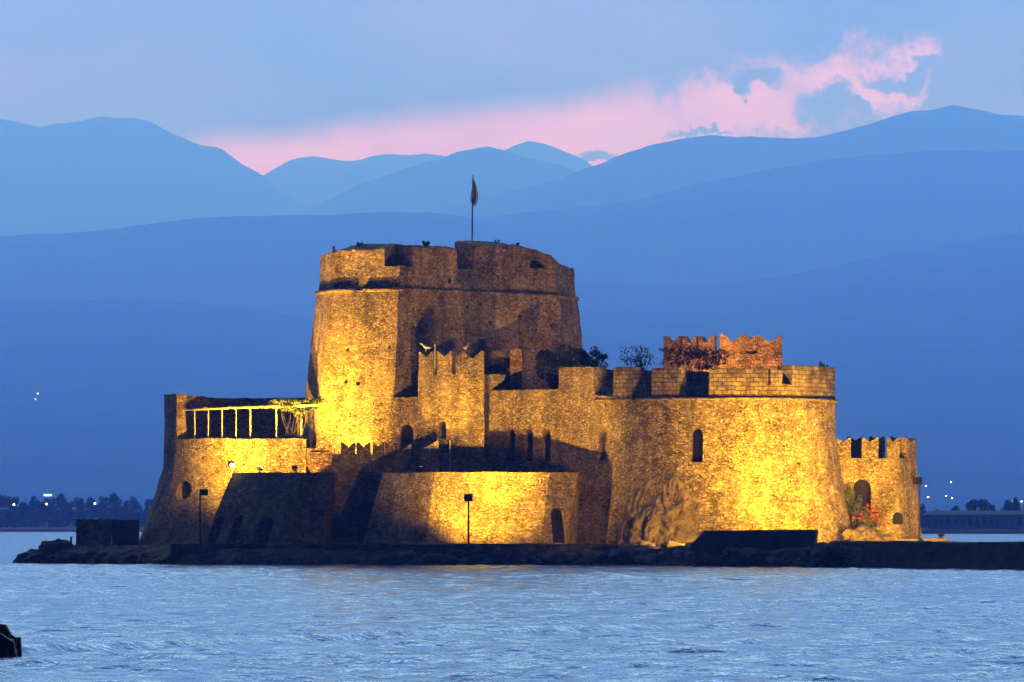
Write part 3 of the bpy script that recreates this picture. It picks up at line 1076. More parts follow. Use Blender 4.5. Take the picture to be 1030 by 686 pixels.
# ------------------------------------------------------------------ forecourt walls by the water
ZF = Z(475, 5)
def court(mb, spec, z0, z1, **kw):
    """solid with leaning faces; spec = (top px, top Y, foot px, foot Y)"""
    bot = [D2(c, d) for a, b, c, d in spec]
    topp = [D2(a, b) for a, b, c, d in spec]
    loft(mb, [(z0, bot), (z1, topp)], **kw)
fl = thing('harbour_bastion', 'unlit low battered wall block with three tall arched slots, left of the water gate', 'bastion', (X(270, 8), 8, 1.6))
mb = MB()
court(mb, [(234, 12, 204, 9.5), (303, 6.0, 292, 3.2), (337, 6.6, 325, 4.2), (338, 16, 337, 16), (236, 16, 215, 16)], 1.5, ZF, step=0.5, zstep=0.5, amp=0.05, top_rag=0.03, seed=51)
o = mb.build('battered_wall', M_RUBBLE_SHADE, fl)
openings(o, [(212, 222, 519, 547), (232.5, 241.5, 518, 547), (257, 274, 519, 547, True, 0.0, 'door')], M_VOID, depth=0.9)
loc, _ = hit(o, 323, 516)
mb = MB()
q = loc + Vector((0, -0.12, 0))
mb.add([q + Vector((-0.32, 0, 0.35)), q + Vector((0, 0, 0.18)), q + Vector((0.32, 0, 0.35)), q + Vector((0.26, 0, -0.1)), q + Vector((0, 0, -1.1)), q + Vector((-0.26, 0, -0.1)),
        q + Vector((-0.32, 0.5, 0.35)), q + Vector((0, 0.5, 0.18)), q + Vector((0.32, 0.5, 0.35)), q + Vector((0.26, 0.5, -0.1)), q + Vector((0, 0.6, -1.1)), q + Vector((-0.26, 0.5, -0.1))],
       [(0, 1, 2, 3, 4, 5), (11, 10, 9, 8, 7, 6)] + [(k, (k + 1) % 6, 6 + (k + 1) % 6, 6 + k) for k in range(6)])
mb.build('corbel', M_VOID, fl)

gw = thing('water_gate_wall', 'dark recessed gate wall with forked merlons and a tall arched doorway onto the quay', 'gate', (X(362, 13), 13, 1.6))
mb = MB()
ZG = Z(457, 13)
court(mb, [(334, 13.0, 326, 11.4), (398, 12.6, 385, 11.0), (398, 13.8, 385, 13.8), (334, 13.9, 326, 13.9)], 1.5, ZG, step=0.5, zstep=0.5, amp=0.05, top_rag=0.0, seed=53)
o = mb.build('gate_wall', M_RUBBLE_SHADE, gw)
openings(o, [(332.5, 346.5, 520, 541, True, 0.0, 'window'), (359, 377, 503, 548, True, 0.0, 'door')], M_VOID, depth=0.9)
mb = MB(); q = hit(o, 340, 543)[0]; mb.box(q + Vector((0, -0.1, 0)), (1.5, 0.5, 0.14)); mb.build('sill', M_QUAY, gw)
gp = [D2(342, 12.85), D2(399, 12.6)]
for i, (a, b) in enumerate(((343, 357), (358.5, 372), (375, 385.5), (387, 397.5))):
    mb = MB(); swallowtail(mb, px_on(gp, a), px_on(gp, b), 0.8, ZG, Z(445, 13), 0.42, seed=i); mb.build('merlon', M_RUBBLE_SHADE, gw)

fr = thing('harbour_bastion', 'brightly floodlit low battered wall block with a lamp post standing before it', 'bastion', (X(490, 7), 7, 1.6))
mb = MB()
court(mb, [(385, 9.5, 364, 7.2), (438, 5.0, 427, 3.0), (553, 5.0, 543, 3.0), (582, 6.9, 569, 4.9), (584, 14, 584, 14), (388, 14, 388, 14)], 1.5, ZF, step=0.5, zstep=0.5, amp=0.05, top_rag=0.04, seed=55)
o = mb.build('battered_wall', M_RUBBLE, fr)
openings(o, [(555, 567.5, 511, 546, True, 0.0, 'door')], M_VOID, depth=0.9)

# inner wall stubs with slanted tops, seen between the court and the gatehouse
for k, (a, b, yl, yr, lab) in enumerate(((397, 414, 458, 446, 'low lit wall stub with a slanted top beside the tower foot'), (424, 441.5, 452, 443, 'low lit wall stub with a slanted top below the gatehouse window'))):
    iw = thing('wall_stub', lab, 'wall', (X((a + b) / 2, 13.2), 13.2, 7))
    mb = MB()
    wall_run(mb, [D2(a, 12.0), D2(b, 12.0)], 0.7, 6.5, [Z(yl, 12.0), Z(yr, 12.0)], step=0.5, zstep=0.4, amp=0.04, top_rag=0.03, seed=58 + k)
    mb.build('masonry', M_RUBBLE, iw)

# ------------------------------------------------------------------ curtain wall, gatehouse
lc = thing('low_curtain_wall', 'short plain lit wall between tall tower and gatehouse with an arched doorway', 'wall', (X(410, 18), 18, 6))
mb = MB()
wall_run(mb, [D2(393, 15.2), D2(424, 14.8)], 1.8, 6.0, Z(399.5, 15), step=0.5, zstep=0.5, amp=0.05, top_rag=0.08, seed=61)
o = mb.build('masonry', M_RUBBLE, lc)
openings(o, [(403, 415.5, 427, 466, True, 0.0, 'door')], M_VOID, depth=0.9)

GH = [D2(420.5, 14.6), D2(463.5, 13.1), D2(487, 12.9)]
ZM0, ZM1 = Z(376.5, 13.6), Z(353, 13.6)
gh = thing('gatehouse', 'square gatehouse turret crowned with forked swallowtail merlons in the middle of the fortress', 'gatehouse', (X(455, 17), 17, 6))
mb = MB()
pl = GH + [D2(487, 19.5), D2(420.5, 19.5)]
loft(mb, [(6.0, pl), (ZM0, pl)], step=0.5, zstep=0.5, amp=0.05, top_rag=0.0, seed=63)
o = mb.build('tower_body', M_RUBBLE, gh)
openings(o, [(441, 448.5, 423, 441)], M_VOID, depth=0.8)
for i, (a, b) in enumerate(((421, 435.5), (439.5, 454.5), (458.5, 463.3))):
    mb = MB(); swallowtail(mb, px_on(GH[:2], a), px_on(GH[:2], b), 0.9, ZM0, ZM1, 0.55, seed=70 + i); mb.build('merlon', M_RUBBLE, gh)
mb = MB(); swallowtail(mb, px_on(GH[1:], 463.7), px_on(GH[1:], 486.5), 0.9, ZM0, ZM1 - 0.03, 0.7, seed=75); mb.build('merlon', M_RUBBLE, gh)
# rear merlons of the turret
rear = [D2(487, 18.6), D2(420.5, 18.6)]
for i, (a, b) in enumerate(((484, 470), (463, 450), (444, 428))):
    mb = MB(); swallowtail(mb, px_on(rear, a), px_on(rear, b), 0.8, ZM0, ZM1 - 0.1, 0.5, seed=80 + i); mb.build('merlon', M_RUBBLE, gh)

it = thing('inner_turret', 'dim small turret stub behind the gatehouse with one reddish lit corner', 'turret', (X(505, 21), 21, 10))
mb = MB()
pl = [D2(486, 21.0), D2(513, 21.0), D2(513, 23), D2(486, 23)]
loft(mb, [(8, pl), (Z(353, 21), pl)], step=0.5, zstep=0.5, amp=0.05, top_rag=0.08, seed=85)
mb.build('masonry', M_RUBBLE_SHADE, it)
mb = MB()
pl = [D2(513.3, 20.2), D2(525, 20.6), D2(525, 23), D2(513.3, 23)]
loft(mb, [(8, pl), (Z(352, 20.5), pl)], step=0.5, zstep=0.5, amp=0.07, top_rag=0.15, seed=86)
mb.build('corner_pier', M_RUBBLE_RED, it)

CW = [D2(486, 18.2), D2(562, 14.8), D2(637, 8.3)]
nw = Vector((-0.72, -0.69))
CWB = [CW[0], (CW[1][0] + nw.x * 1.2, CW[1][1] + nw.y * 1.2), (CW[2][0] + nw.x * 1.9, CW[2][1] + nw.y * 1.9)]
CWM = [CW[0], (CW[1][0] + nw.x * 0.35, CW[1][1] + nw.y * 0.35), (CW[2][0] + nw.x * 0.5, CW[2][1] + nw.y * 0.5)]
cw = thing('curtain_wall', 'long lit curtain wall with three narrow loopholes joining gatehouse and round bastion', 'wall', (X(540, 16), 16, 5))
cin = [(CW[2][0] + 3.2, CW[2][1] + 3.0), (CW[1][0] + 1.4, CW[1][1] + 2.6), (CW[0][0] + .6, CW[0][1] + 2.6)]
mb = MB()
ctop = [Z(393, 18.2), Z(391.5, 14.8), 14.0, 14.0, Z(391.5, 14.8), Z(393, 18.2)]
loft(mb, [(1.2, CWB + cin), (6.0, CWM + cin), (10.5, CW + cin), (ctop, CW + cin)], step=0.5, zstep=0.5, amp=0.05, top_rag=0.05, seed=88)
o = mb.build('masonry', M_RUBBLE, cw)
openings(o, [(511, 518, 431, 464, True, 0.3), (528.5, 536, 431, 464, True, 0.3), (546, 554, 431, 464, True, 0.3), (602, 611.5, 433, 463)], M_VOID, depth=1.3)
for k, (a, b, t_) in enumerate(((562, 597.5, (369.5, 369)), (617, 635.5, (369, 369)))):
    mb = MB()
    sp2 = [(x, y + 0.03) for x, y in sub_path(CW, a, b)]
    wall_run(mb, sp2, 1.6, (Z(391.5, 14.8) if k == 0 else 14.0) - 0.55, [Z(t_[0], sp2[0][1]), Z(t_[1], sp2[-1][1])], step=0.5, zstep=0.4, amp=0.05, top_rag=0.07, seed=89 + 3 * k)
    mb.build('merlon', M_RUBBLE if k == 0 else M_ASHLAR, cw)
mb = MB(); mb.tube([jig((x - .07, y - .07, 14.06), 0.03) for x, y in dense(sub_path(CW, 596, 636))], 0.13, 6); mb.build('ledge', M_RUBBLE, cw, True)
mb = MB()
prof = [P(487, 376.5, 18.0), P(509, 377, 18.0), P(507, 382, 18.0), P(491, 394.5, 18.0), P(487, 394.5, 18.0)]
vs = prof + [q + Vector((0, 1.2, 0)) for q in prof]
mb.add(vs, [list(range(5)), [9, 8, 7, 6, 5]] + [(k, (k + 1) % 5, 5 + (k + 1) % 5, 5 + k) for k in range(5)])
mb.build('buttress', M_RUBBLE, cw)

# ------------------------------------------------------------------ big round bastion
RX, RY, RR = 17.9, 15.0, 10.2
rb = thing('round_bastion', 'large floodlit round bastion with flared base and block parapet, right of the curtain wall', 'bastion', (RX, RY, 1.4))
def circ(r, n=56):
    return [(RX + r * math.cos(2 * math.pi * k / n), RY + r * math.sin(2 * math.pi * k / n)) for k in range(n)]
ZL = 14.0
mb = MB()
loft(mb, [(0.9, circ(12.1)), (3.0, circ(11.65)), (6.0, circ(10.95)), (9.0, circ(10.45)), (11.6, circ(10.2)), (ZL, circ(10.2))], step=0.6, zstep=0.5, amp=0.08, top_rag=0, seed=91)
drum = mb.build('drum', M_RUBBLE_BIG, rb)
openings(drum, [(695.5, 707, 431, 465)], M_VOID, depth=1.0)
mb = MB()
led = [(RX + 10.28 * math.cos(R(a)), RY + 10.28 * math.sin(R(a)), ZL + 0.06) for a in range(224, 375, 4)]
mb.tube([jig(q, 0.03) for q in led], 0.14, 6)
mb.build('ledge', M_RUBBLE, rb, True)
def arc_path(p0, p1, r=10.18):
    """plan arc of the parapet between two photo columns (front half)"""
    def ang(px):
        lo, hi = R(180), R(360)
        for _ in range(50):
            m_ = (lo + hi) / 2
            x, y = RX + r * math.cos(m_), RY + r * math.sin(m_)
            if x / (DIST + y) * F + CX < px: lo = m_
            else: hi = m_
        return lo
    a, b = ang(p0), ang(p1)
    n = max(2, int((b - a) / R(5)) + 1)
    return [(RX + r * math.cos(a + (b - a) * k / n), RY + r * math.sin(a + (b - a) * k / n)) for k in range(n + 1)]
ZPT = 16.8
pieces = [(655.5, 682, 370), (713, 772.5, 370.5), (797, 841.5, 369.5)]
for i, (a, b, t) in enumerate(pieces):
    pth = arc_path(a, min(b, 840.2))
    if b > 840:       # carry the parapet round the far side
        pth = pth[:-1] + [(RX + 10.18 * math.cos(R(q)), RY + 10.18 * math.sin(R(q))) for q in range(362, 530, 8)]
    mb = MB(); wall_run(mb, pth, 1.9, ZL + 0.02, Z(t, pth[len(pth) // 2][1] if b < 840 else 12), step=0.5, zstep=0.4, amp=0.05, top_rag=0.07, seed=95 + i)
    mb.build('merlon', M_ASHLAR, rb)
mb = MB(); wall_run(mb, arc_path(772.8, 796.7), 1.6, ZL + 0.02, Z(387, 6), step=0.4, zstep=0.4, amp=0.06, top_rag=0.12, seed=99); mb.build('sill', M_ASHLAR, rb)
mb = MB()
wall_run(mb, arc_path(775, 787), 1.2, Z(387, 6) - 0.05, Z(372, 6), step=0.4, zstep=0.4, amp=0.06, top_rag=0.12, seed=100); mb.build('merlon', M_ASHLAR, rb)

for (a, b, ys, lab) in ((598, 617, (383, 391), 'thin handrail in the leftmost gap of the round bastion parapet'), (628, 655, (389,), 'thin handrail in the dark second gap of the round bastion parapet'), (683, 713, (388.5,), 'thin handrail in the wide third gap of the round bastion parapet')):
    pth = arc_path(a, b, 9.6) if a > 650 else [(x + .5, y + .5) for x, y in sub_path(CW, a, min(b, 636.5))]
    q0, q1 = pth[0], pth[-1]
    hr = thing('handrail', lab, 'railing', (q0[0], q0[1], ZL), 'handrails in the parapet gaps')
    for y_ in ys:
        mb = MB(); mb.tube([(q0[0], q0[1], Z(y_ + 2, q0[1])), (q1[0], q1[1], Z(y_, q1[1]))], 0.045, 6); mb.build('rail', M_STEEL, hr)
    for q in (q0, q1):
        mb = MB(); mb.tube([(q[0], q[1], ZL), (q[0], q[1], Z(ys[0], q[1]) + 0.05)], 0.05, 6); mb.build('post', M_STEEL, hr)

# raised rear battlement with forked merlons, lit red
rw = thing('rear_battlement', 'reddish lit battlement with forked merlons rising behind the round bastion', 'wall', (X(727, 30), 30, 13))
rp = [D2(667, 31.5), D2(722, 29.5), D2(787, 29.5)]
ZR0, ZR1 = Z(356, 30), Z(337.5, 30)
mb = MB(); wall_run(mb, rp, 1.4, 12.5, ZR0, step=0.5, zstep=0.5, amp=0.05, top_rag=0.0, seed=111); mb.build('masonry', M_RUBBLE_RED, rw)
for i, (a, b) in enumerate(((667.3, 684), (686, 700), (702.5, 717), (724, 750.5), (762, 786.5))):
    mb = MB(); swallowtail(mb, px_on(rp, a), px_on(rp, b), 1.1, ZR0, ZR1 + (0.12 if i == 3 else 0), 0.66, amp=0.07, seed=112 + i); mb.build('merlon', M_RUBBLE_RED, rw)
mb = MB(); wall_run(mb, [(x, y + 0.9) for x, y in sub_path(rp, 750, 762.5)], 0.8, ZR0 - 0.02, Z(338.5, 30), step=0.4, zstep=0.4, amp=0.05, top_rag=0.05, seed=119)
o = mb.build('merlon', M_RUBBLE_RED, rw)

# ------------------------------------------------------------------ low battery at the right end
LB = [D2(834, 17.2), D2(905, 17.2), D2(921.5, 20.5), D2(921.5, 32)]
lbot = [D2(834, 16.6), D2(907.5, 16.4), D2(928, 19.8), D2(928, 32)]
ZB0, ZB1 = Z(461, 17.2), Z(440, 17.2)
lb = thing('low_battery', 'low lit end bastion with forked merlons and an arched doorway, beside red flowering shrub', 'bastion', (X(880, 20), 20, 1.5))
mb = MB()
inn = offset_path(LB, 1.2)
mid = [(a[0] * .45 + b[0] * .55, a[1] * .45 + b[1] * .55) for a, b in zip(lbot, LB)]
loft(mb, [(1.2, lbot + [D2(840, 32)]), (5.5, [(a[0] * .25 + b[0] * .75, a[1] * .25 + b[1] * .75) for a, b in zip(lbot, LB)] + [D2(840, 32)]), (ZB0, LB + [D2(840, 32)])], step=0.5, zstep=0.5, amp=0.07, top_rag=0, seed=121)
o = mb.build('masonry', M_RUBBLE, lb)
openings(o, [(858.5, 876, 482, 520, True, 0.0, 'door'), (898, 908.5, 515, 527.5, True)], M_VOID, depth=0.6)
for i, (a, b) in enumerate(((841, 856), (867, 883.5), (892, 904.7))):
    mb = MB(); swallowtail(mb, px_on(LB[:2], a), px_on(LB[:2], b), 1.0, ZB0, ZB1, 0.38, seed=125 + i); mb.build('merlon', M_RUBBLE, lb)
mb = MB(); swallowtail(mb, px_on(LB[1:3], 912), px_on(LB[1:3], 921.3), 1.0, ZB0, ZB1, 0.4, seed=131); mb.build('merlon', M_RUBBLE, lb)
for k, (ya, yb) in enumerate(((22.6, 25.2), (26.6, 29.2))):
    mb = MB(); swallowtail(mb, D2(921.4, ya), D2(921.4, yb), 1.0, ZB0, ZB1, 0.4, seed=133 + k); mb.build('merlon', M_RUBBLE, lb)
bk = [D2(921, 31.5), D2(850, 31.5)]
for k, (a, b) in enumerate(((868, 852), (889, 874), (911, 896))):
    mb = MB(); swallowtail(mb, px_on(bk, a), px_on(bk, b), 1.0, ZB0, ZB1 + 0.35, 0.4, seed=136 + k); mb.build('merlon', M_RUBBLE, lb)

# ------------------------------------------------------------------ shore: mole, low walls, boulders
mole = [D2(835, -23), D2(880, -29), D2(1030, -46), D2(1180, -62)]
mo = thing('breakwater', 'long dark low stone breakwater running out to the right over the water', 'breakwater', (X(940, -36), -36, 0))
mb = MB()
inn = offset_path(mole, 5.0)
base_o = offset_path(mole, -0.5)
loft(mb, [(-1.5, base_o + inn[::-1]), (0.5, mole + inn[::-1]), (2.05, mole + inn[::-1])], step=0.8, zstep=0.4, amp=0.12, top_rag=0.05, seed=141)
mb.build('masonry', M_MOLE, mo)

bw_ = thing('low_wall', 'black silhouetted low wall in front of the floodlit round bastion', 'wall', (X(760, -17), -17, 1))
mb = MB()
wall_run(mb, [D2(694, -14.5), D2(709, -15.5), D2(819.5, -18.5)], 0.9, 0.6, [Z(548, -14.5), Z(533.8, -15.5), Z(533.5, -18.5)], step=0.6, zstep=0.4, amp=0.05, top_rag=0.10, seed=143)
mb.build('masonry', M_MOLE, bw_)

lk = thing('stone_block', 'dark square stone block on the rocks left of the terraced bastion', 'wall', (X(95, 22), 22, 1.2))
mb = MB(); pl = [D2(77, 20), D2(112, 19.5), D2(112.5, 24), D2(79, 24)]
loft(mb, [(0.6, [D2(75.5, 19.6), D2(112, 19), D2(112.5, 24), D2(79, 24)]), (Z(522.3, 20), pl)], step=0.5, zstep=0.4, amp=0.05, top_rag=0.04, seed=145)
mb.build('masonry', M_RUBBLE_SHADE, lk)
lk = thing('low_wall', 'dark low wall between the square stone block and the terraced bastion', 'wall', (X(124, 22), 22, 1.2))
mb = MB(); pl = [D2(112.6, 21.5), D2(140, 21.5), D2(140, 23), D2(112.6, 23)]
loft(mb, [(0.6, pl), (Z(522.9, 21.5), pl)], step=0.5, zstep=0.4, amp=0.04, top_rag=0.04, seed=146)
mb.build('masonry', M_MOLE, lk)

mb = MB()
pl = [D2(903, 6), D2(955, 6), D2(955, 11), D2(903, 11)]
loft(mb, [(0.8, pl), (Z(542, 8), pl)], step=0.6, zstep=0.4, amp=0.04, top_rag=0.05, seed=147)
o = mb.build('landing', M_ROCK_PALE)
tag(o, kind='structure')

mb = MB(); q = P(71.5, 546, 18); mb.tube([(q.x, q.y, 0.9), (q.x, q.y, Z(540.5, 18) - 0.08), (q.x, q.y, Z(540, 18))], [0.10, 0.10, 0.14], 9)
o = mb.build('mooring_post', M_STEEL)
tag(o, 'short dark mooring post on the rocks left of the square stone block', 'bollard')


def boulder_mesh(seed, r=(1, 1, 0.7)):
    bm = bmesh.new()
    bmesh.ops.create_icosphere(bm, subdivisions=3, radius=1.0)
    s_ = Vector((seed * 3.7, seed * 1.9, seed))
    for v in bm.verts:
        p_ = v.co.copy()
        k = 1 + 0.42 * noise.noise(p_ * 1.1 + s_) + 0.24 * noise.noise(p_ * 2.6 + s_) + 0.10 * noise.noise(p_ * 6 + s_)
        # flat broken faces
        c = noise.cell(p_ * 1.6 + s_)
        k *= 0.96 + 0.10 * c
        v.co = Vector((p_.x * r[0], p_.y * r[1], p_.z * r[2])) * k
    me = bpy.data.meshes.new('boulder')
    bm.to_mesh(me); bm.free()
    return me
B_MESH = [boulder_mesh(k + 1.0) for k in range(7)]


def boulder(px, Y, zc, s_, mat, label, group, squash=1.0):
    me = B_MESH[random.randrange(len(B_MESH))].copy()
    me.materials.append(mat)
    o = bpy.data.objects.new('boulder', me)
    COL.objects.link(o)
    o.location = (X(px, Y), Y, zc)
    o.scale = (s_ * random.uniform(0.9, 1.4), s_ * random.uniform(0.8, 1.2), s_ * random.uniform(0.75, 1.0) * squash)
    o.rotation_euler = (random.uniform(-.4, .4), random.uniform(-.4, .4), random.uniform(0, 6.28))
    tag(o, label, 'boulder', group)
    return o
shore_front = [D2(8, 20), D2(60, 13), D2(120, 6), D2(165, -1), D2(230, -4), D2(470, -4.2), D2(560, -4.5), D2(640, -7), D2(700, -15), D2(800, -22), D2(860, -27)]
def front_y(px): return px_on(shore_front, min(max(px, 9.0), 859.0))[1]
LW = 'dark wet boulder of the rubble at the foot of the island wall'
for px in (26, 35, 46, 55, 66, 78, 92, 106, 120, 134, 148, 162):
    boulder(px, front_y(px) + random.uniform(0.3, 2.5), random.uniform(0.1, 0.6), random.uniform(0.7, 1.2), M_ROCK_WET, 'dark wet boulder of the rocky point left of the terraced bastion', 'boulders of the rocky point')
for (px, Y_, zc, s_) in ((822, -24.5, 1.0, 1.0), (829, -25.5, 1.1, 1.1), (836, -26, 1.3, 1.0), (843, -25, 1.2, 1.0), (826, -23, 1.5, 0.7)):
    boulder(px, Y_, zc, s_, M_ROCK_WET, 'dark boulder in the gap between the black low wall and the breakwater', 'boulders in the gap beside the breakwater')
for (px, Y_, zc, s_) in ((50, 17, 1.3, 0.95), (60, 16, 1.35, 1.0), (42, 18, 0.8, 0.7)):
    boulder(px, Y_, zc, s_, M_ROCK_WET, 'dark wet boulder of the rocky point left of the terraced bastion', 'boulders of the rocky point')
for k in range(34):
    px = 385 + (620 - 385) * (k + random.random()) / 34
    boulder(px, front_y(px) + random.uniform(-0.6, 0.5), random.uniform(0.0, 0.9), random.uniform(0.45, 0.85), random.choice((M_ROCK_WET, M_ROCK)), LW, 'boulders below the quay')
for k in range(26):
    px = 622 + (712 - 622) * (k + random.random()) / 26
    Y_ = front_y(px) + random.uniform(-0.5, 5.0)
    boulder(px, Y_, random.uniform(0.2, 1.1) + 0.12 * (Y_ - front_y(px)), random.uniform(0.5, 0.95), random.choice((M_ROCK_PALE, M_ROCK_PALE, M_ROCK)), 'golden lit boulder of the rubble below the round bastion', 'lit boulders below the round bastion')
for k in range(30):
    px = 700 + (868 - 700) * (k + random.random()) / 30
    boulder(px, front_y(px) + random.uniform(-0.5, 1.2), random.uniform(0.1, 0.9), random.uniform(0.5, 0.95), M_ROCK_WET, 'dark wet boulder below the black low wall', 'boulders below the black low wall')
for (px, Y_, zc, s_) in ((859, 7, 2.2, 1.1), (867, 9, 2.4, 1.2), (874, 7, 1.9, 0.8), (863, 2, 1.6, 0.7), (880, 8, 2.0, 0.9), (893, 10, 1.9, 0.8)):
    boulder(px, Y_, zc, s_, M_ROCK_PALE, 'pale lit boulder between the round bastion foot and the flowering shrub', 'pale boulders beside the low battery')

# living rock that the round bastion grows out of
mb = MB()
vs, fs = [], []
cols, rows = 60, 64
for j in range(rows + 1):
    t = j / rows
    zz = 0.7 + 8.0 * t
    r0 = np.interp(zz, [0.9, 3, 6, 9, 11.6], [12.1, 11.65, 10.95, 10.45, 10.2])
    for i in range(cols + 1):
        s_ = i / cols
        a = R(220 + 40 * s_ + 2 * t)
        q = Vector((a * 10, zz * 0.55, 2))
        big = noise.fractal(q * 0.45, 1.0, 2.0, 3)
        mid_ = noise.fractal(q * 1.3 + Vector((5, 0, 0)), 1.0, 2.0, 4)
        crag = abs(noise.noise(q * 1.9 + Vector((0, 9, 1)))) + 0.5 * abs(noise.noise(q * 4.3))
        wide = max(0.0, math.sin(math.pi * s_)) ** 0.5
        prof = wide * max(0.0, 1 - t) ** 0.9
        r = r0 - 0.30 + prof * (1.35 + 0.8 * big) + (0.55 * mid_ - 0.55 * crag + 0.12) * wide * (1 - t) ** 0.35
        if t > 0.985 or s_ < .02 or s_ > .98: r = r0 - 0.5
        vs.append((RX + r * math.cos(a), RY + r * math.sin(a), zz))
fs = [(j * (cols + 1) + i, j * (cols + 1) + i + 1, (j + 1) * (cols + 1) + i + 1, (j + 1) * (cols + 1) + i) for j in range(rows) for i in range(cols)]
mb.add(vs, fs)
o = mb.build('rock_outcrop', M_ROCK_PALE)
tag(o, 'craggy lit rock outcrop bulging from the left foot of the round bastion', 'rock')

# ------------------------------------------------------------------ lamp posts
def lamp_post(px, Y, py_base, py_top, head, label, face):
    t = thing('lamp_post', label, 'lamp post', (X(px, Y), Y, Z(py_base, Y)), 'floodlight posts along the quay')
    mb = MB(); x = X(px, Y)
    mb.tube([(x, Y, Z(py_base, Y)), (x, Y, Z(py_top + 3, Y)), (x, Y, Z(py_top, Y))], [0.09, 0.075, 0.06], 8); mb.build('pole', M_STEEL, t)
    mb = MB(); mb.tube([(x, Y, Z(py_base, Y) - 0.1), (x, Y, Z(py_base, Y) + 0.12)], 0.2, 10); mb.build('base_plate', M_STEEL, t)
    h0, h1, hy0, hy1 = head
    c = Vector(((X(h0, Y) + X(h1, Y)) / 2, Y + 0.12, (Z(hy0, Y) + Z(hy1, Y)) / 2))
    w = X(h1, Y) - X(h0, Y); hh = Z(hy0, Y) - Z(hy1, Y)
    rot = Matrix.Rotation(face, 3, 'Z') @ Matrix.Rotation(R(8), 3, 'X')
    mb = MB(); mb.box(c, (w, 0.34, hh), rot)
    hd = mb.build('lamp_head', M_STEEL, t)
    mb = MB(); mb.box(c + rot @ Vector((0, 0.185, 0)), (w * 0.86, 0.03, hh * 0.8), rot); mb.build('lens', M_VOID if label.startswith('unlit') else M_LENS, hd)
    mb = MB(); mb.tube([(x, Y, Z(py_top, Y) - 0.02), (c.x, c.y, c.z - hh * 0.3)], 0.04, 6); mb.build('arm', M_STEEL, t)
    return t, c
lamp_post(201.2, 3.5, 549, 495, (201, 208.5, 492, 498), 'unlit lamp post standing before the terraced bastion', R(-20))
t1, c1 = lamp_post(471.3, -2.9, 553.5, 503, (467, 475.3, 497, 504), 'dark floodlight post in front of the bright battered wall', R(-12))
lamp_post(924.8, 4, 545, 486, (918.5, 927.5, 479.5, 487), 'unlit floodlight post at the far corner of the low battery', R(40))

# ------------------------------------------------------------------ floodlighting
flood_light(t1, c1 + Vector((0.05, 0.45, 0.0)), P(499, 472, 12), 16000, 106, 0.6)
flood_light(t1, c1 + Vector((0.05, 0.45, 0.05)), P(556, 424, 15), 27000, 58, 1.0)  # extra beam added on this post to brighten the curtain wall and gatehouse

f3 = floodlight(P(233, 465, 11.6), P(268, 436, 18), 21000, 165, 'glaring floodlight on top of the dark forecourt wall lighting the terraced bastion', group='floodlights on the forecourt wall')
mb = MB(); q = P(233.6, 467.8, 11.3); mb.tube([q + Vector((-.16, 0, -.05)), q + Vector((-.1, 0, 0)), q + Vector((.1, 0, .0)), q + Vector((.16, 0, -.05))], [0.05, 0.14, 0.14, 0.05], 10)
mb.build('bulb', M_BULB, f3, True)
floodlight(P(297, 470.0, 9.0), P(316, 462, 15), 4500, 56, 'floodlight box on the forecourt wall below the pergola, turned to the steps', group='floodlights on the forecourt wall')
floodlight(P(262, 470.0, 13.4), P(352, 322, 19), 78000, 74, 'floodlight on the forecourt roof close under the terrace, turned up at the tall tower', group='floodlights on the forecourt wall')
floodlight(P(352, 468.0, 14.7), P(358, 380, 18), 12000, 140, 'floodlight box beside the stone steps at the tall tower foot', group='floodlights on the forecourt wall')
floodlight(P(424, 470.3, 8.2), P(456, 392, 14), 10500, 50, 'floodlight box on the bright forecourt block turned to the gatehouse', blend=0.9, group='floodlights on the forecourt wall')
floodlight((X(850, -8), -8, 1.95), (RX + 5.0, RY - 8.0, 9.5), 116000, 70, 'ground floodlight behind the right end of the black low wall')
floodlight((X(790, -12.5), -12.5, 2.4), (RX + 1, RY - 10, 7.5), 14000, 96, 'ground floodlight behind the middle of the black low wall')
floodlight((X(729, -11.5), -11.5, 2.45), (X(668, 0), 0, 3.6), 13000, 104, 'ground floodlight behind the left end of the black low wall, turned to the rocks')
floodlight((X(908, -10), -10, 1.9), (X(880, 17), 17, 7.5), 50000, 62, 'ground floodlight on the rocks lighting the low battery')
floodlight((X(946, 7.5), 7.5, 2.55), (X(908, 18), 18, 6.5), 15000, 110, 'small floodlight on the lit landing turned to the low battery')
floodlight((X(722, 24.2), 24.2, 17.15), (X(690, 30), 30, 18.6), 3200, 140, 'left floodlight on the round bastion roof below the reddish battlement', color=(1.0, 0.46, 0.05), group='floodlights on the roofs')
floodlight((X(764, 23.6), 23.6, 17.15), (X(758, 30), 30, 18.6), 4200, 130, 'right floodlight on the round bastion roof below the reddish battlement', color=(1.0, 0.46, 0.05), group='floodlights on the roofs')
floodlight((X(585, 22), 22, 15.3), (X(540, 27), 27, 24), 1300, 120, 'weak floodlight on the curtain wall walk turned to the tower', color=(1.0, 0.48, 0.12), group='floodlights on the roofs')

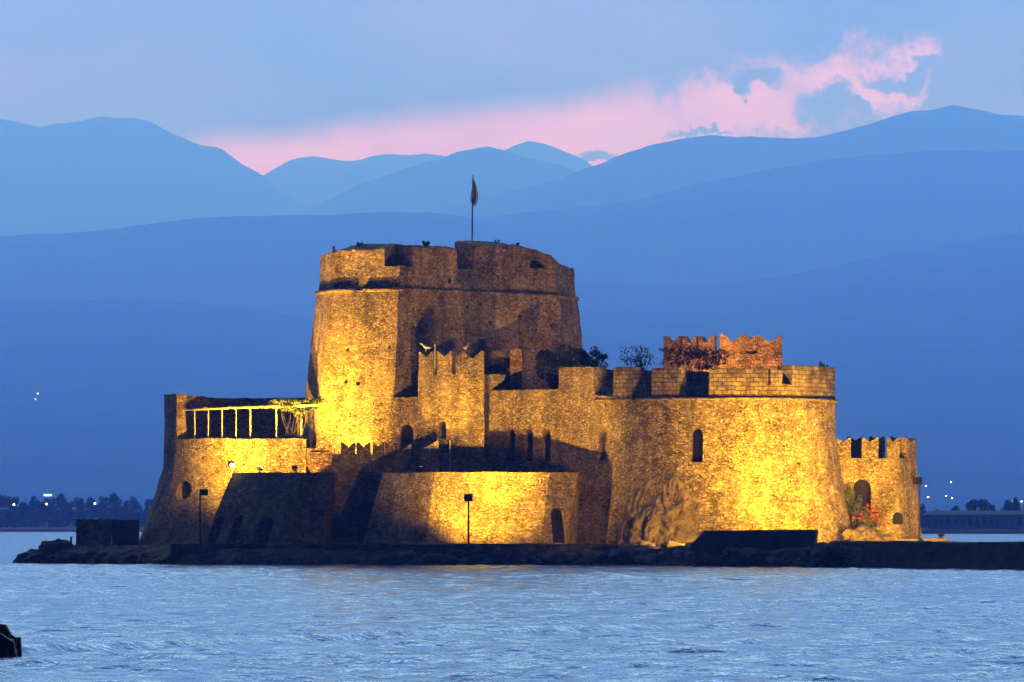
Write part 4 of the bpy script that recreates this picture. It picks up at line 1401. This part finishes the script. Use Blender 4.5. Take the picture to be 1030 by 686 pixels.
# ------------------------------------------------------------------ plants
def leaf_cloud(mb, clumps, n, size, seed, flat=0.5):
    rnd = random.Random(seed)
    for _ in range(n):
        c, r = clumps[rnd.randrange(len(clumps))]
        while True:
            d = Vector((rnd.uniform(-1, 1), rnd.uniform(-1, 1), rnd.uniform(-1, 1)))
            if 0.15 < d.length < 1: break
        d = d.normalized() * (d.length ** 0.45)
        p_ = Vector(c) + Vector((d.x * r[0], d.y * r[1], d.z * r[2]))
        nrm = (d + Vector((rnd.uniform(-1, 1), rnd.uniform(-1, 1), rnd.uniform(-.3, 1))) * 0.9).normalized()
        a = nrm.cross(Vector((rnd.uniform(-1, 1), rnd.uniform(-1, 1), 0.3))).normalized()
        b = nrm.cross(a)
        s_ = size * rnd.uniform(0.6, 1.35)
        mb.poly([p_ - a * s_ * .5, p_ - b * s_ * .28, p_ + a * s_ * .55, p_ + b * s_ * .28])


def bush(name, label, cat, px0, px1, py0, py1, Y, depth, mat, n, size, seed, group=None, twigs=10, base_py=None, nclump=16):
    rnd = random.Random(seed)
    cx_, cz_ = X((px0 + px1) / 2, Y), (Z(py0, Y) + Z(py1, Y)) / 2
    hw, hh = (X(px1, Y) - X(px0, Y)) / 2, (Z(py0, Y) - Z(py1, Y)) / 2
    zb = Z(base_py if base_py else py1, Y)
    t = thing(name, label, cat, (cx_, Y, zb), group)
    cl = []
    for k in range(nclump):
        a = rnd.uniform(0, 6.28); rr = rnd.random() ** 0.5 * 0.8
        h = rnd.uniform(-0.8, 0.85) * (1 - 0.45 * rr)
        k_ = rnd.uniform(0.20, 0.38)
        cl.append(((cx_ + hw * rr * math.cos(a), Y + depth * rr * math.sin(a), cz_ + hh * h), (hw * k_, depth * k_, hh * k_ * 1.1)))
    mb = MB(); leaf_cloud(mb, cl, n, size, seed + 1)
    mb.build('foliage', mat, t, fix=False)
    mb = MB()
    for k in range(twigs):
        c, r = cl[k % len(cl)]
        q = Vector(c) + Vector((rnd.uniform(-1, 1) * r[0], 0, r[2] * rnd.uniform(0, 1.0)))
        b0 = Vector((cx_ + rnd.uniform(-.3, .3) * hw, Y, zb))
        mb.tube([b0, b0.lerp(q, 0.5) + Vector((rnd.uniform(-.2, .2), 0, 0.1)), q], [0.05, 0.03, 0.012], 5)
    mb.build('stem', M_BARK, t)
    return t

bush('bush', 'large dark bush at the foot of the tall tower above the curtain wall', 'bush', 538, 592, 346, 396, 19.5, 2.0, M_LEAF_DARK, 8000, 0.26, 201, base_py=402, nclump=24)
bush('bush', 'small dark bush at the right edge of the tall tower foot', 'bush', 584, 614, 350, 376, 18.5, 1.2, M_LEAF_DARK, 1100, 0.22, 202, base_py=385)
bush('vine', 'climbing vine over the pergola with lit yellow green leaves', 'vine', 262, 322, 400, 414, 18.9, 0.9, M_LEAF, 2400, 0.24, 203, base_py=441)
bush('vine', 'short hanging vine tuft below the pergola beam', 'vine', 291, 309, 408, 422, 18.4, 0.5, M_LEAF, 600, 0.22, 204, base_py=441, twigs=4, nclump=8)
bush('shrub', 'thin twiggy dark shrub on the parapet left of the brownish shrub', 'shrub', 623, 664, 347, 372, 17, 1.0, M_LEAF_DARK, 480, 0.20, 205, base_py=376, twigs=18, nclump=18)
bush('shrub', 'dense brownish shrub before the reddish battlement', 'shrub', 662, 738, 345, 374, 20, 1.8, M_LEAF_DRY, 1900, 0.22, 206, base_py=384)
bush('shrub', 'green shrub at the foot of the low battery beside the round bastion', 'shrub', 848, 872, 486, 528, 14.5, 1.0, M_LEAF, 1500, 0.22, 207, base_py=540)
bush('flowering_shrub', 'flowering shrub with red blossoms before the low battery', 'shrub', 858, 893, 506, 546, 13.2, 1.0, M_LEAF, 1200, 0.22, 208, base_py=548)
t = [o for o in bpy.data.objects if o.name.startswith('flowering_shrub')][0]
mb = MB(); leaf_cloud(mb, [((X(a, 12.6), 12.6, Z(b, 12.6)), (0.75, 0.5, 0.42)) for a, b in ((864, 518), (872, 521), (877, 511), (882, 520), (886, 528), (880, 516))], 260, 0.20, 209)
mb.build('blossom', M_BLOSSOM, t, fix=False)
def skyline(objs, px):
    """first masonry met when looking down a photo column"""
    for py in range(236, 380):
        best = None
        for o_ in objs:
            l_ = hit(o_, px, py)[0]
            if l_ is not None and (best is None or l_.y < best.y): best = l_
        if best is not None: return best, py
tower_top = [o_ for o_ in tw.children if o_.name.startswith(('merlon', 'parapet'))]
for k, (px, w_, h_, n_, lab) in enumerate(((428.5, 5, 8, 170, 'small dark plant growing on the middle merlon of the tall tower'), (337, 2.5, 6, 60, 'tiny weed on the left shoulder of the tall tower'), (500, 3, 4, 50, 'tiny weed on the wide broken merlon right of the flagpole'),
                             (521, 3, 4, 50, 'tiny weed at the crest of the wide broken merlon, nearer the gun port'), (362, 3, 3, 40, 'tiny weed on the lit merlon of the tall tower'))):
    l_, py = skyline(tower_top, px)
    bush('weed', lab, 'plant', px - w_, px + w_, py - h_, py + 1, l_.y + .15, 0.35, M_LEAF_DARK, n_, 0.19, 210 + k, base_py=py + 1.5, twigs=5, nclump=6)
par_top = [o_ for o_ in rb.children if o_.name.startswith('merlon')]
l_, py = skyline(par_top, 828)
bush('weed', 'small weed on the right block of the round bastion parapet', 'plant', 823, 833, py - 6, py + 1, l_.y + .2, 0.4, M_LEAF_DARK, 120, 0.16, 222, base_py=py + 1.5, twigs=5, nclump=5)

# ------------------------------------------------------------------ gulls on the gatehouse
m_gull = plain('gull_plumage', (0.62, 0.60, 0.56), 0.7, 0, 0.2)
def gull(px, py, Y, heading, label):
    base = P(px, py, Y)
    bm = bmesh.new()
    path = [(-0.30, 0.22, 0.02), (-0.16, 0.22, 0.06), (0.0, 0.24, 0.10), (0.12, 0.30, 0.085), (0.19, 0.39, 0.05), (0.22, 0.46, 0.058), (0.28, 0.46, 0.04), (0.36, 0.445, 0.012)]
    n = 10; rings = []
    ca, sa = math.cos(heading), math.sin(heading)
    for i, (a, z, r) in enumerate(path):
        ring = []
        for k in range(n):
            an = 2 * math.pi * k / n
            lx, ly, lz = a, r * math.cos(an) * 0.85, z + r * math.sin(an)
            ring.append(bm.verts.new((ca * lx - sa * ly, sa * lx + ca * ly, lz)))
        rings.append(ring)
    for a, b in zip(rings[:-1], rings[1:]):
        for k in range(n):
            bm.faces.new((a[k], a[(k + 1) % n], b[(k + 1) % n], b[k]))
    bm.faces.new(rings[0][::-1]); bm.faces.new(rings[-1])
    for s_ in (-1, 1):
        q = [(0.01, 0.04 * s_), (0.03, 0.04 * s_), (0.03, 0.055 * s_), (0.01, 0.055 * s_)]
        lo_ = [bm.verts.new((ca * x - sa * y, sa * x + ca * y, 0.0)) for x, y in q]
        hi_ = [bm.verts.new((ca * x - sa * y, sa * x + ca * y, 0.18)) for x, y in q]
        for k in range(4):
            bm.faces.new((lo_[k], lo_[(k + 1) % 4], hi_[(k + 1) % 4], hi_[k]))
    me = bpy.data.meshes.new('gull'); bm.to_mesh(me); bm.free()
    me.polygons.foreach_set('use_smooth', [True] * len(me.polygons))
    me.materials.append(m_gull)
    o = bpy.data.objects.new('gull', me); COL.objects.link(o)
    o.location = base; o.scale = (1.5, 1.5, 1.5)
    tag(o, label, 'bird', 'gulls on the gatehouse merlons')
gull(428.5, 353.6, 14.5, R(170), 'pale gull perched on the leftmost forked merlon of the gatehouse')
gull(468.5, 353.6, 13.3, R(60), 'pale gull standing on the front corner merlon of the gatehouse')
mb = MB(); q = P(437.5, 378, 14.4); mb.tube([q, P(437.5, 346, 14.4)], 0.035, 6)
o = mb.build('thin_pole', M_CREAM); tag(o, 'thin pale pole standing between the gatehouse merlons', 'pole')
mb = MB(); mb.tube([P(452.6, 475, 12.2), P(452.6, 443, 12.2)], 0.04, 6)
o = mb.build('thin_pole', M_CREAM); tag(o, 'thin pale pole before the shaded gatehouse foot', 'pole')

# ------------------------------------------------------------------ far shore
mb = MB()
sh = []
def shore_y(px): return float(np.interp(px, [-400, 165, 500, 930, 1500], [1500, 1470, 1400, 1140, 1080]))
cols = list(range(-500, 1560, 12))
m_shore = plain('shore_earth', (0.03, 0.032, 0.026), 1.0, 0, 0.5, 0.05)
vs = []
prof = [(0, -0.8), (3, 0.9), (15, 1.6), (120, 2.4), (500, 4), (1300, 9), (5000, 12)]
for dy, z_ in prof:
    for c in cols:
        Y_ = shore_y(c) + dy
        vs.append((X(c, shore_y(c)) * (1 + dy / 3000), Y_, z_ + 0.4 * noise.noise(Vector((c * .05, dy * .1, 1)))))
n = len(cols)
fs = [(r * n + i, r * n + i + 1, (r + 1) * n + i + 1, (r + 1) * n + i) for r in range(len(prof) - 1) for i in range(n - 1)]
mb.add(vs, fs)
o = mb.build('far_shore', m_shore); tag(o, kind='structure')


def far_tree(px, Y, top_py, wpx, seed, label, group, slim=1.0):
    rnd = random.Random(seed)
    x = X(px, Y); zt_ = Z(top_py, Y); zb_ = 1.6
    hw = wpx * (DIST + Y) / F / 2
    t = thing('tree', label, 'tree', (x, Y, zb_), group)
    hgt = zt_ - zb_
    mb = MB(); mb.tube([(x, Y, zb_ - 0.3), (x + 0.2, Y, zb_ + hgt * .4), (x - 0.1, Y, zb_ + hgt * .8)], [0.35, 0.25, 0.08], 6)
    for k in range(5):
        a = rnd.uniform(0, 6.28); b0 = Vector((x, Y, zb_ + hgt * rnd.uniform(.3, .6)))
        mb.tube([b0, b0 + Vector((hw * .7 * math.cos(a), hw * .7 * math.sin(a), hgt * .22))], [0.13, 0.04], 5)
    mb.build('trunk', M_BARK, t)
    cl = []
    for k in range(24):
        h = rnd.uniform(0.04, 0.92); a = rnd.uniform(0, 6.28)
        rr = rnd.random() ** 0.6 * (1 - 0.75 * max(0, h - 0.35)) * 0.85
        kk = rnd.uniform(0.24, 0.42)
        cl.append(((x + hw * rr * math.cos(a), Y + hw * rr * math.sin(a), zb_ + hgt * h), (hw * kk, hw * kk, hgt * 0.13)))
    mb = MB(); leaf_cloud(mb, cl, 1700, 1.0, seed)
    mb.build('crown', M_TREE_FAR, t, fix=False)
GL, GR_ = 'trees on the far left shore', 'trees on the far right shore'
left_tops = [(-6, 500, 20), (5, 496, 18), (14, 500, 16), (24, 505, 16), (32, 499, 14), (40, 503, 16), (50, 501, 16), (60, 497, 18), (70, 502, 18), (80, 500, 18), (92, 499, 18), (104, 499, 18), (115, 497, 16), (124, 501, 16), (134, 499, 16), (143, 500, 14), (152, 501, 16), (164, 500, 18), (176, 499, 18)]
for i, (a, t_, w_) in enumerate(left_tops):
    far_tree(a, shore_y(a) + 70 + 40 * (i % 3), t_ + 0.5 * (i % 2), w_ * 1.15, 300 + i, 'hazy dark tree of the grove on the far left shore', GL)
for i, (a, t_, w_) in enumerate(((8, 513, 18), (29, 514, 20), (57, 513, 18), (83, 514, 20), (108, 513, 20), (131, 514, 18), (155, 513, 20))):
    far_tree(a, shore_y(a) + 40, t_, w_ * 1.3, 340 + i, 'hazy dark tree of the grove on the far left shore', GL)
for i, (a, t_, w_, lab) in enumerate(((929, 508, 12, 'hazy tree just right of the low battery on the far shore'), (961, 509, 10, 'small hazy tree at the left end of the long far building'), (978, 503, 15, 'round hazy tree rising behind the long far building'), (989, 502, 15, 'broad hazy tree rising behind the middle of the long far building'),
                              (999, 509, 9, 'low hazy tree between the two tall crowns behind the far building'), (1012, 495, 12, 'tallest hazy tree behind the far building'), (1020, 501, 14, 'rounded hazy tree right of the tallest far tree'), (1032, 505, 14, 'hazy tree at the right end of the far building'), (945, 513, 18, 'low hazy tree behind the left part of the far building'))):
    far_tree(a, shore_y(a) + 60, t_, w_ * 1.25, 360 + i, lab, GR_)

# long low building on the right shore
Yb = shore_y(980) + 18
bd = thing('waterfront_building', 'long low hazy building with a row of tall windows on the far right shore', 'building', (X(985, Yb), Yb, 1.5))
m_bw = plain('hazy_plaster', (0.16, 0.16, 0.16), 0.9, 0, 0.3, 0.3)
m_win = plain('dark_glazing', (0.012, 0.014, 0.018), 0.4)
mb = MB(); pl = [D2(934, Yb), D2(1075, Yb), D2(1075, Yb + 14), D2(934, Yb + 14)]
loft(mb, [(0.5, pl), (Z(517.5, Yb), pl)], step=6, zstep=4, amp=0, top_rag=0)
mb.build('wall', m_bw, bd)
mb = MB(); z_ = Z(517.5, Yb)
mb.add([(X(932, Yb), Yb - 0.6, z_ + .003), (X(1077, Yb), Yb - 0.6, z_ + .003), (X(1077, Yb), Yb + 14.6, z_ + .003), (X(932, Yb), Yb + 14.6, z_ + .003), (X(936, Yb), Yb + 7, z_ + 1.3), (X(1073, Yb), Yb + 7, z_ + 1.3)], [(0, 1, 5, 4), (2, 3, 4, 5), (0, 4, 3), (1, 2, 5), (3, 2, 1, 0)])
mb.build('roof', plain('dull_roof', (0.09, 0.07, 0.06), 0.9), bd)
for k in range(19):
    a = 938 + k * 7.1
    mb = MB(); mb.box((X(a + 2.4, Yb), Yb - 0.02, (Z(520, Yb) + Z(528.5, Yb)) / 2), (4.4 * (DIST + Yb) / F, 0.12, Z(520, Yb) - Z(528.5, Yb)))
    mb.build('window', m_win, bd)


def shore_lamp(px, py, Y, label, group='street lamps on the far shore', r=0.55):
    x = X(px, Y); zt_ = Z(py, Y)
    t = thing('street_lamp', label, 'street lamp', (x, Y, 1.5), group)
    mb = MB(); mb.tube([(x + 0.9, Y, 1.0), (x + 0.9, Y, zt_ - 0.2), (x + 0.5, Y, zt_ + .5), (x, Y, zt_ + .5)], [0.14, 0.11, 0.09, 0.08], 6); mb.build('pole', M_STEEL, t)
    bm = bmesh.new(); bmesh.ops.create_icosphere(bm, subdivisions=2, radius=r)
    me = bpy.data.meshes.new('lamp_head'); bm.to_mesh(me); bm.free(); me.materials.append(M_LAMP_WHITE)
    o = bpy.data.objects.new('lamp_head', me); COL.objects.link(o); o.parent = t; o.location = (0, 0, zt_ - 1.5)
shore_lamp(14, 507.5, shore_y(14) + 6, 'bright street lamp on the far shore nearest the left edge', r=0.34)
shore_lamp(46.8, 507, shore_y(47) + 6, 'bright lamp under the glowing sign on the far shore', r=0.34)
shore_lamp(95.5, 506.5, shore_y(95) + 6, 'bright street lamp on the far shore above the square stone block', r=0.34)
Ys = shore_y(48) + 20
sg = thing('illuminated_sign', 'glowing white sign above the trees on the far left shore', 'sign', (X(48, Ys), Ys, 1.5))
mb = MB(); mb.box(P(48, 498, Ys), (8.2 * (DIST + Ys) / F, 0.4, 2.2 * (DIST + Ys) / F)); mb.build('panel', M_SIGN, sg)
mb = MB()
for a in (45, 51): mb.tube([(X(a, Ys), Ys + .3, 1.0), (X(a, Ys), Ys + .3, Z(498, Ys))], 0.12, 6)
mb.build('support', M_STEEL, sg)

# lamps of houses scattered on the slopes across the bay
def slope_lamp(px, py, label, r=0.8):
    org = Vector((0, -DIST, EYE)); d = Vector(((px - CX) / F, 1.0, (H0 - py) / F)).normalized()
    best = None
    for h_ in NEAR_HILLS:
        bvh = BVHTree.FromPolygons([v.co for v in h_.data.vertices], [p_.vertices[:] for p_ in h_.data.polygons])
        loc = bvh.ray_cast(org, d)[0]
        if loc is not None and (best is None or loc.y < best.y): best = loc
    if best is None: return
    k = r * (best.y + DIST) / 7500
    t = thing('house_lamp', label, 'lamp', best - Vector((0, 8, 0)), 'house lamps on the slopes')
    mb = MB(); b0 = best - Vector((0, 8, 6)); mb.tube([b0, b0 + Vector((0, 0, 6))], 0.2, 6); mb.build('pole', M_STEEL, t)
    bm = bmesh.new(); bmesh.ops.create_icosphere(bm, subdivisions=2, radius=k)
    me = bpy.data.meshes.new('lamp_head'); bm.to_mesh(me); bm.free(); me.materials.append(M_LAMP_WHITE)
    o = bpy.data.objects.new('lamp_head', me); COL.objects.link(o); o.parent = t
for px, py, lab in ((36, 401.5, 'lower lamp of the pair high on the left slope'), (38.5, 396, 'upper faint lamp of the pair high on the left slope'), (931, 489, 'upper of two lamps on the slope just right of the floodlight post'), (933.3, 500, 'lower of two lamps on the slope just right of the floodlight post'),
                    (956.3, 485, 'highest lamp on the slope above the far building'), (951.3, 499, 'left lamp of the close pair above the far building'), (957.3, 501, 'right lamp of the close pair above the far building'), (1018.3, 504.5, 'lamp on the slope beside the tallest far tree'), (1027, 504.5, 'lamp on the slope nearest the right edge')):
    slope_lamp(px, py, lab, 1.0 if px > 100 else 0.7)

# ------------------------------------------------------------------ motor boat leaving at the left edge
Yq = 3.5 * F / (661 - H0) - DIST
xb = X(15.5, Yq)
bt = thing('motor_boat', 'dark motor boat stern with outboard cut off by the left edge', 'boat', (xb - 2.2, Yq, 0))
mb = MB()
st_ = []
for (dx, hw, zk, zg) in ((0.06, 0.85, 0.02, 0.40), (-0.25, 0.98, -0.06, 0.62), (-0.7, 1.06, -0.12, 0.80), (-1.8, 1.10, -0.18, 0.92), (-3.4, 0.9, -0.10, 1.05), (-5.0, 0.08, 0.30, 1.25)):
    st_.append([(xb + dx, Yq - hw, zg), (xb + dx, Yq - hw * .86, (zk + zg) * .42), (xb + dx, Yq - hw * .35, zk), (xb + dx, Yq + hw * .35, zk), (xb + dx, Yq + hw * .86, (zk + zg) * .42), (xb + dx, Yq + hw, zg), (xb + dx, Yq + hw * .85, zg), (xb + dx, Yq + hw * .6, zk + .2), (xb + dx, Yq - hw * .6, zk + .2), (xb + dx, Yq - hw * .85, zg)])
vs = [q for r in st_ for q in r]; n = 10
fs = [(i * n + k, i * n + (k + 1) % n, (i + 1) * n + (k + 1) % n, (i + 1) * n + k) for i in range(5) for k in range(n)] + [list(range(n)), [5 * n + k for k in range(n)][::-1]]
mb.add(vs, fs)
m_hull = plain('dark_hull_paint', (0.012, 0.016, 0.016), 0.45)
mb.build('hull', m_hull, bt)
mb = MB(); mb.box((xb - 0.16, Yq, 0.24), (0.10, 1.62, 0.44)); mb.build('transom', m_hull, bt)
mb = MB(); mb.tube([(xb - 0.28, Yq, 0.50), (xb - 0.30, Yq, 0.58), (xb - 0.36, Yq, 0.74), (xb - 0.50, Yq, 0.82)], [0.15, 0.20, 0.17, 0.08], 10); mb.tube([(xb + 0.08, Yq, 0.52), (xb + 0.12, Yq, -0.35)], 0.07, 8)
mb.build('outboard_motor', M_STEEL, bt, True)
mb = MB(); mb.box((xb - 1.8, Yq, 0.42), (0.4, 1.55, 0.06)); mb.build('seat', m_hull, bt)

# ------------------------------------------------------------------ haze over the bay
mh, g = new_mat('evening_haze')
pv = g.n('ShaderNodeVolumePrincipled')
pv.inputs['Color'].default_value = (*HAZE_COLOR, 1)
pv.inputs['Absorption Color'].default_value = (1, 1, 1, 1)
pv.inputs['Density'].default_value = HAZE_DENSITY
pv.inputs['Anisotropy'].default_value = 0.7
out = g.n('ShaderNodeOutputMaterial')
g.put(out.inputs['Volume'], pv.outputs[0])
mb = MB(); mb.box((0, 18500, 1598.0), (64000, 43000, 3200))
hz_ = mb.build('haze', mh)
tag(hz_, kind='stuff')
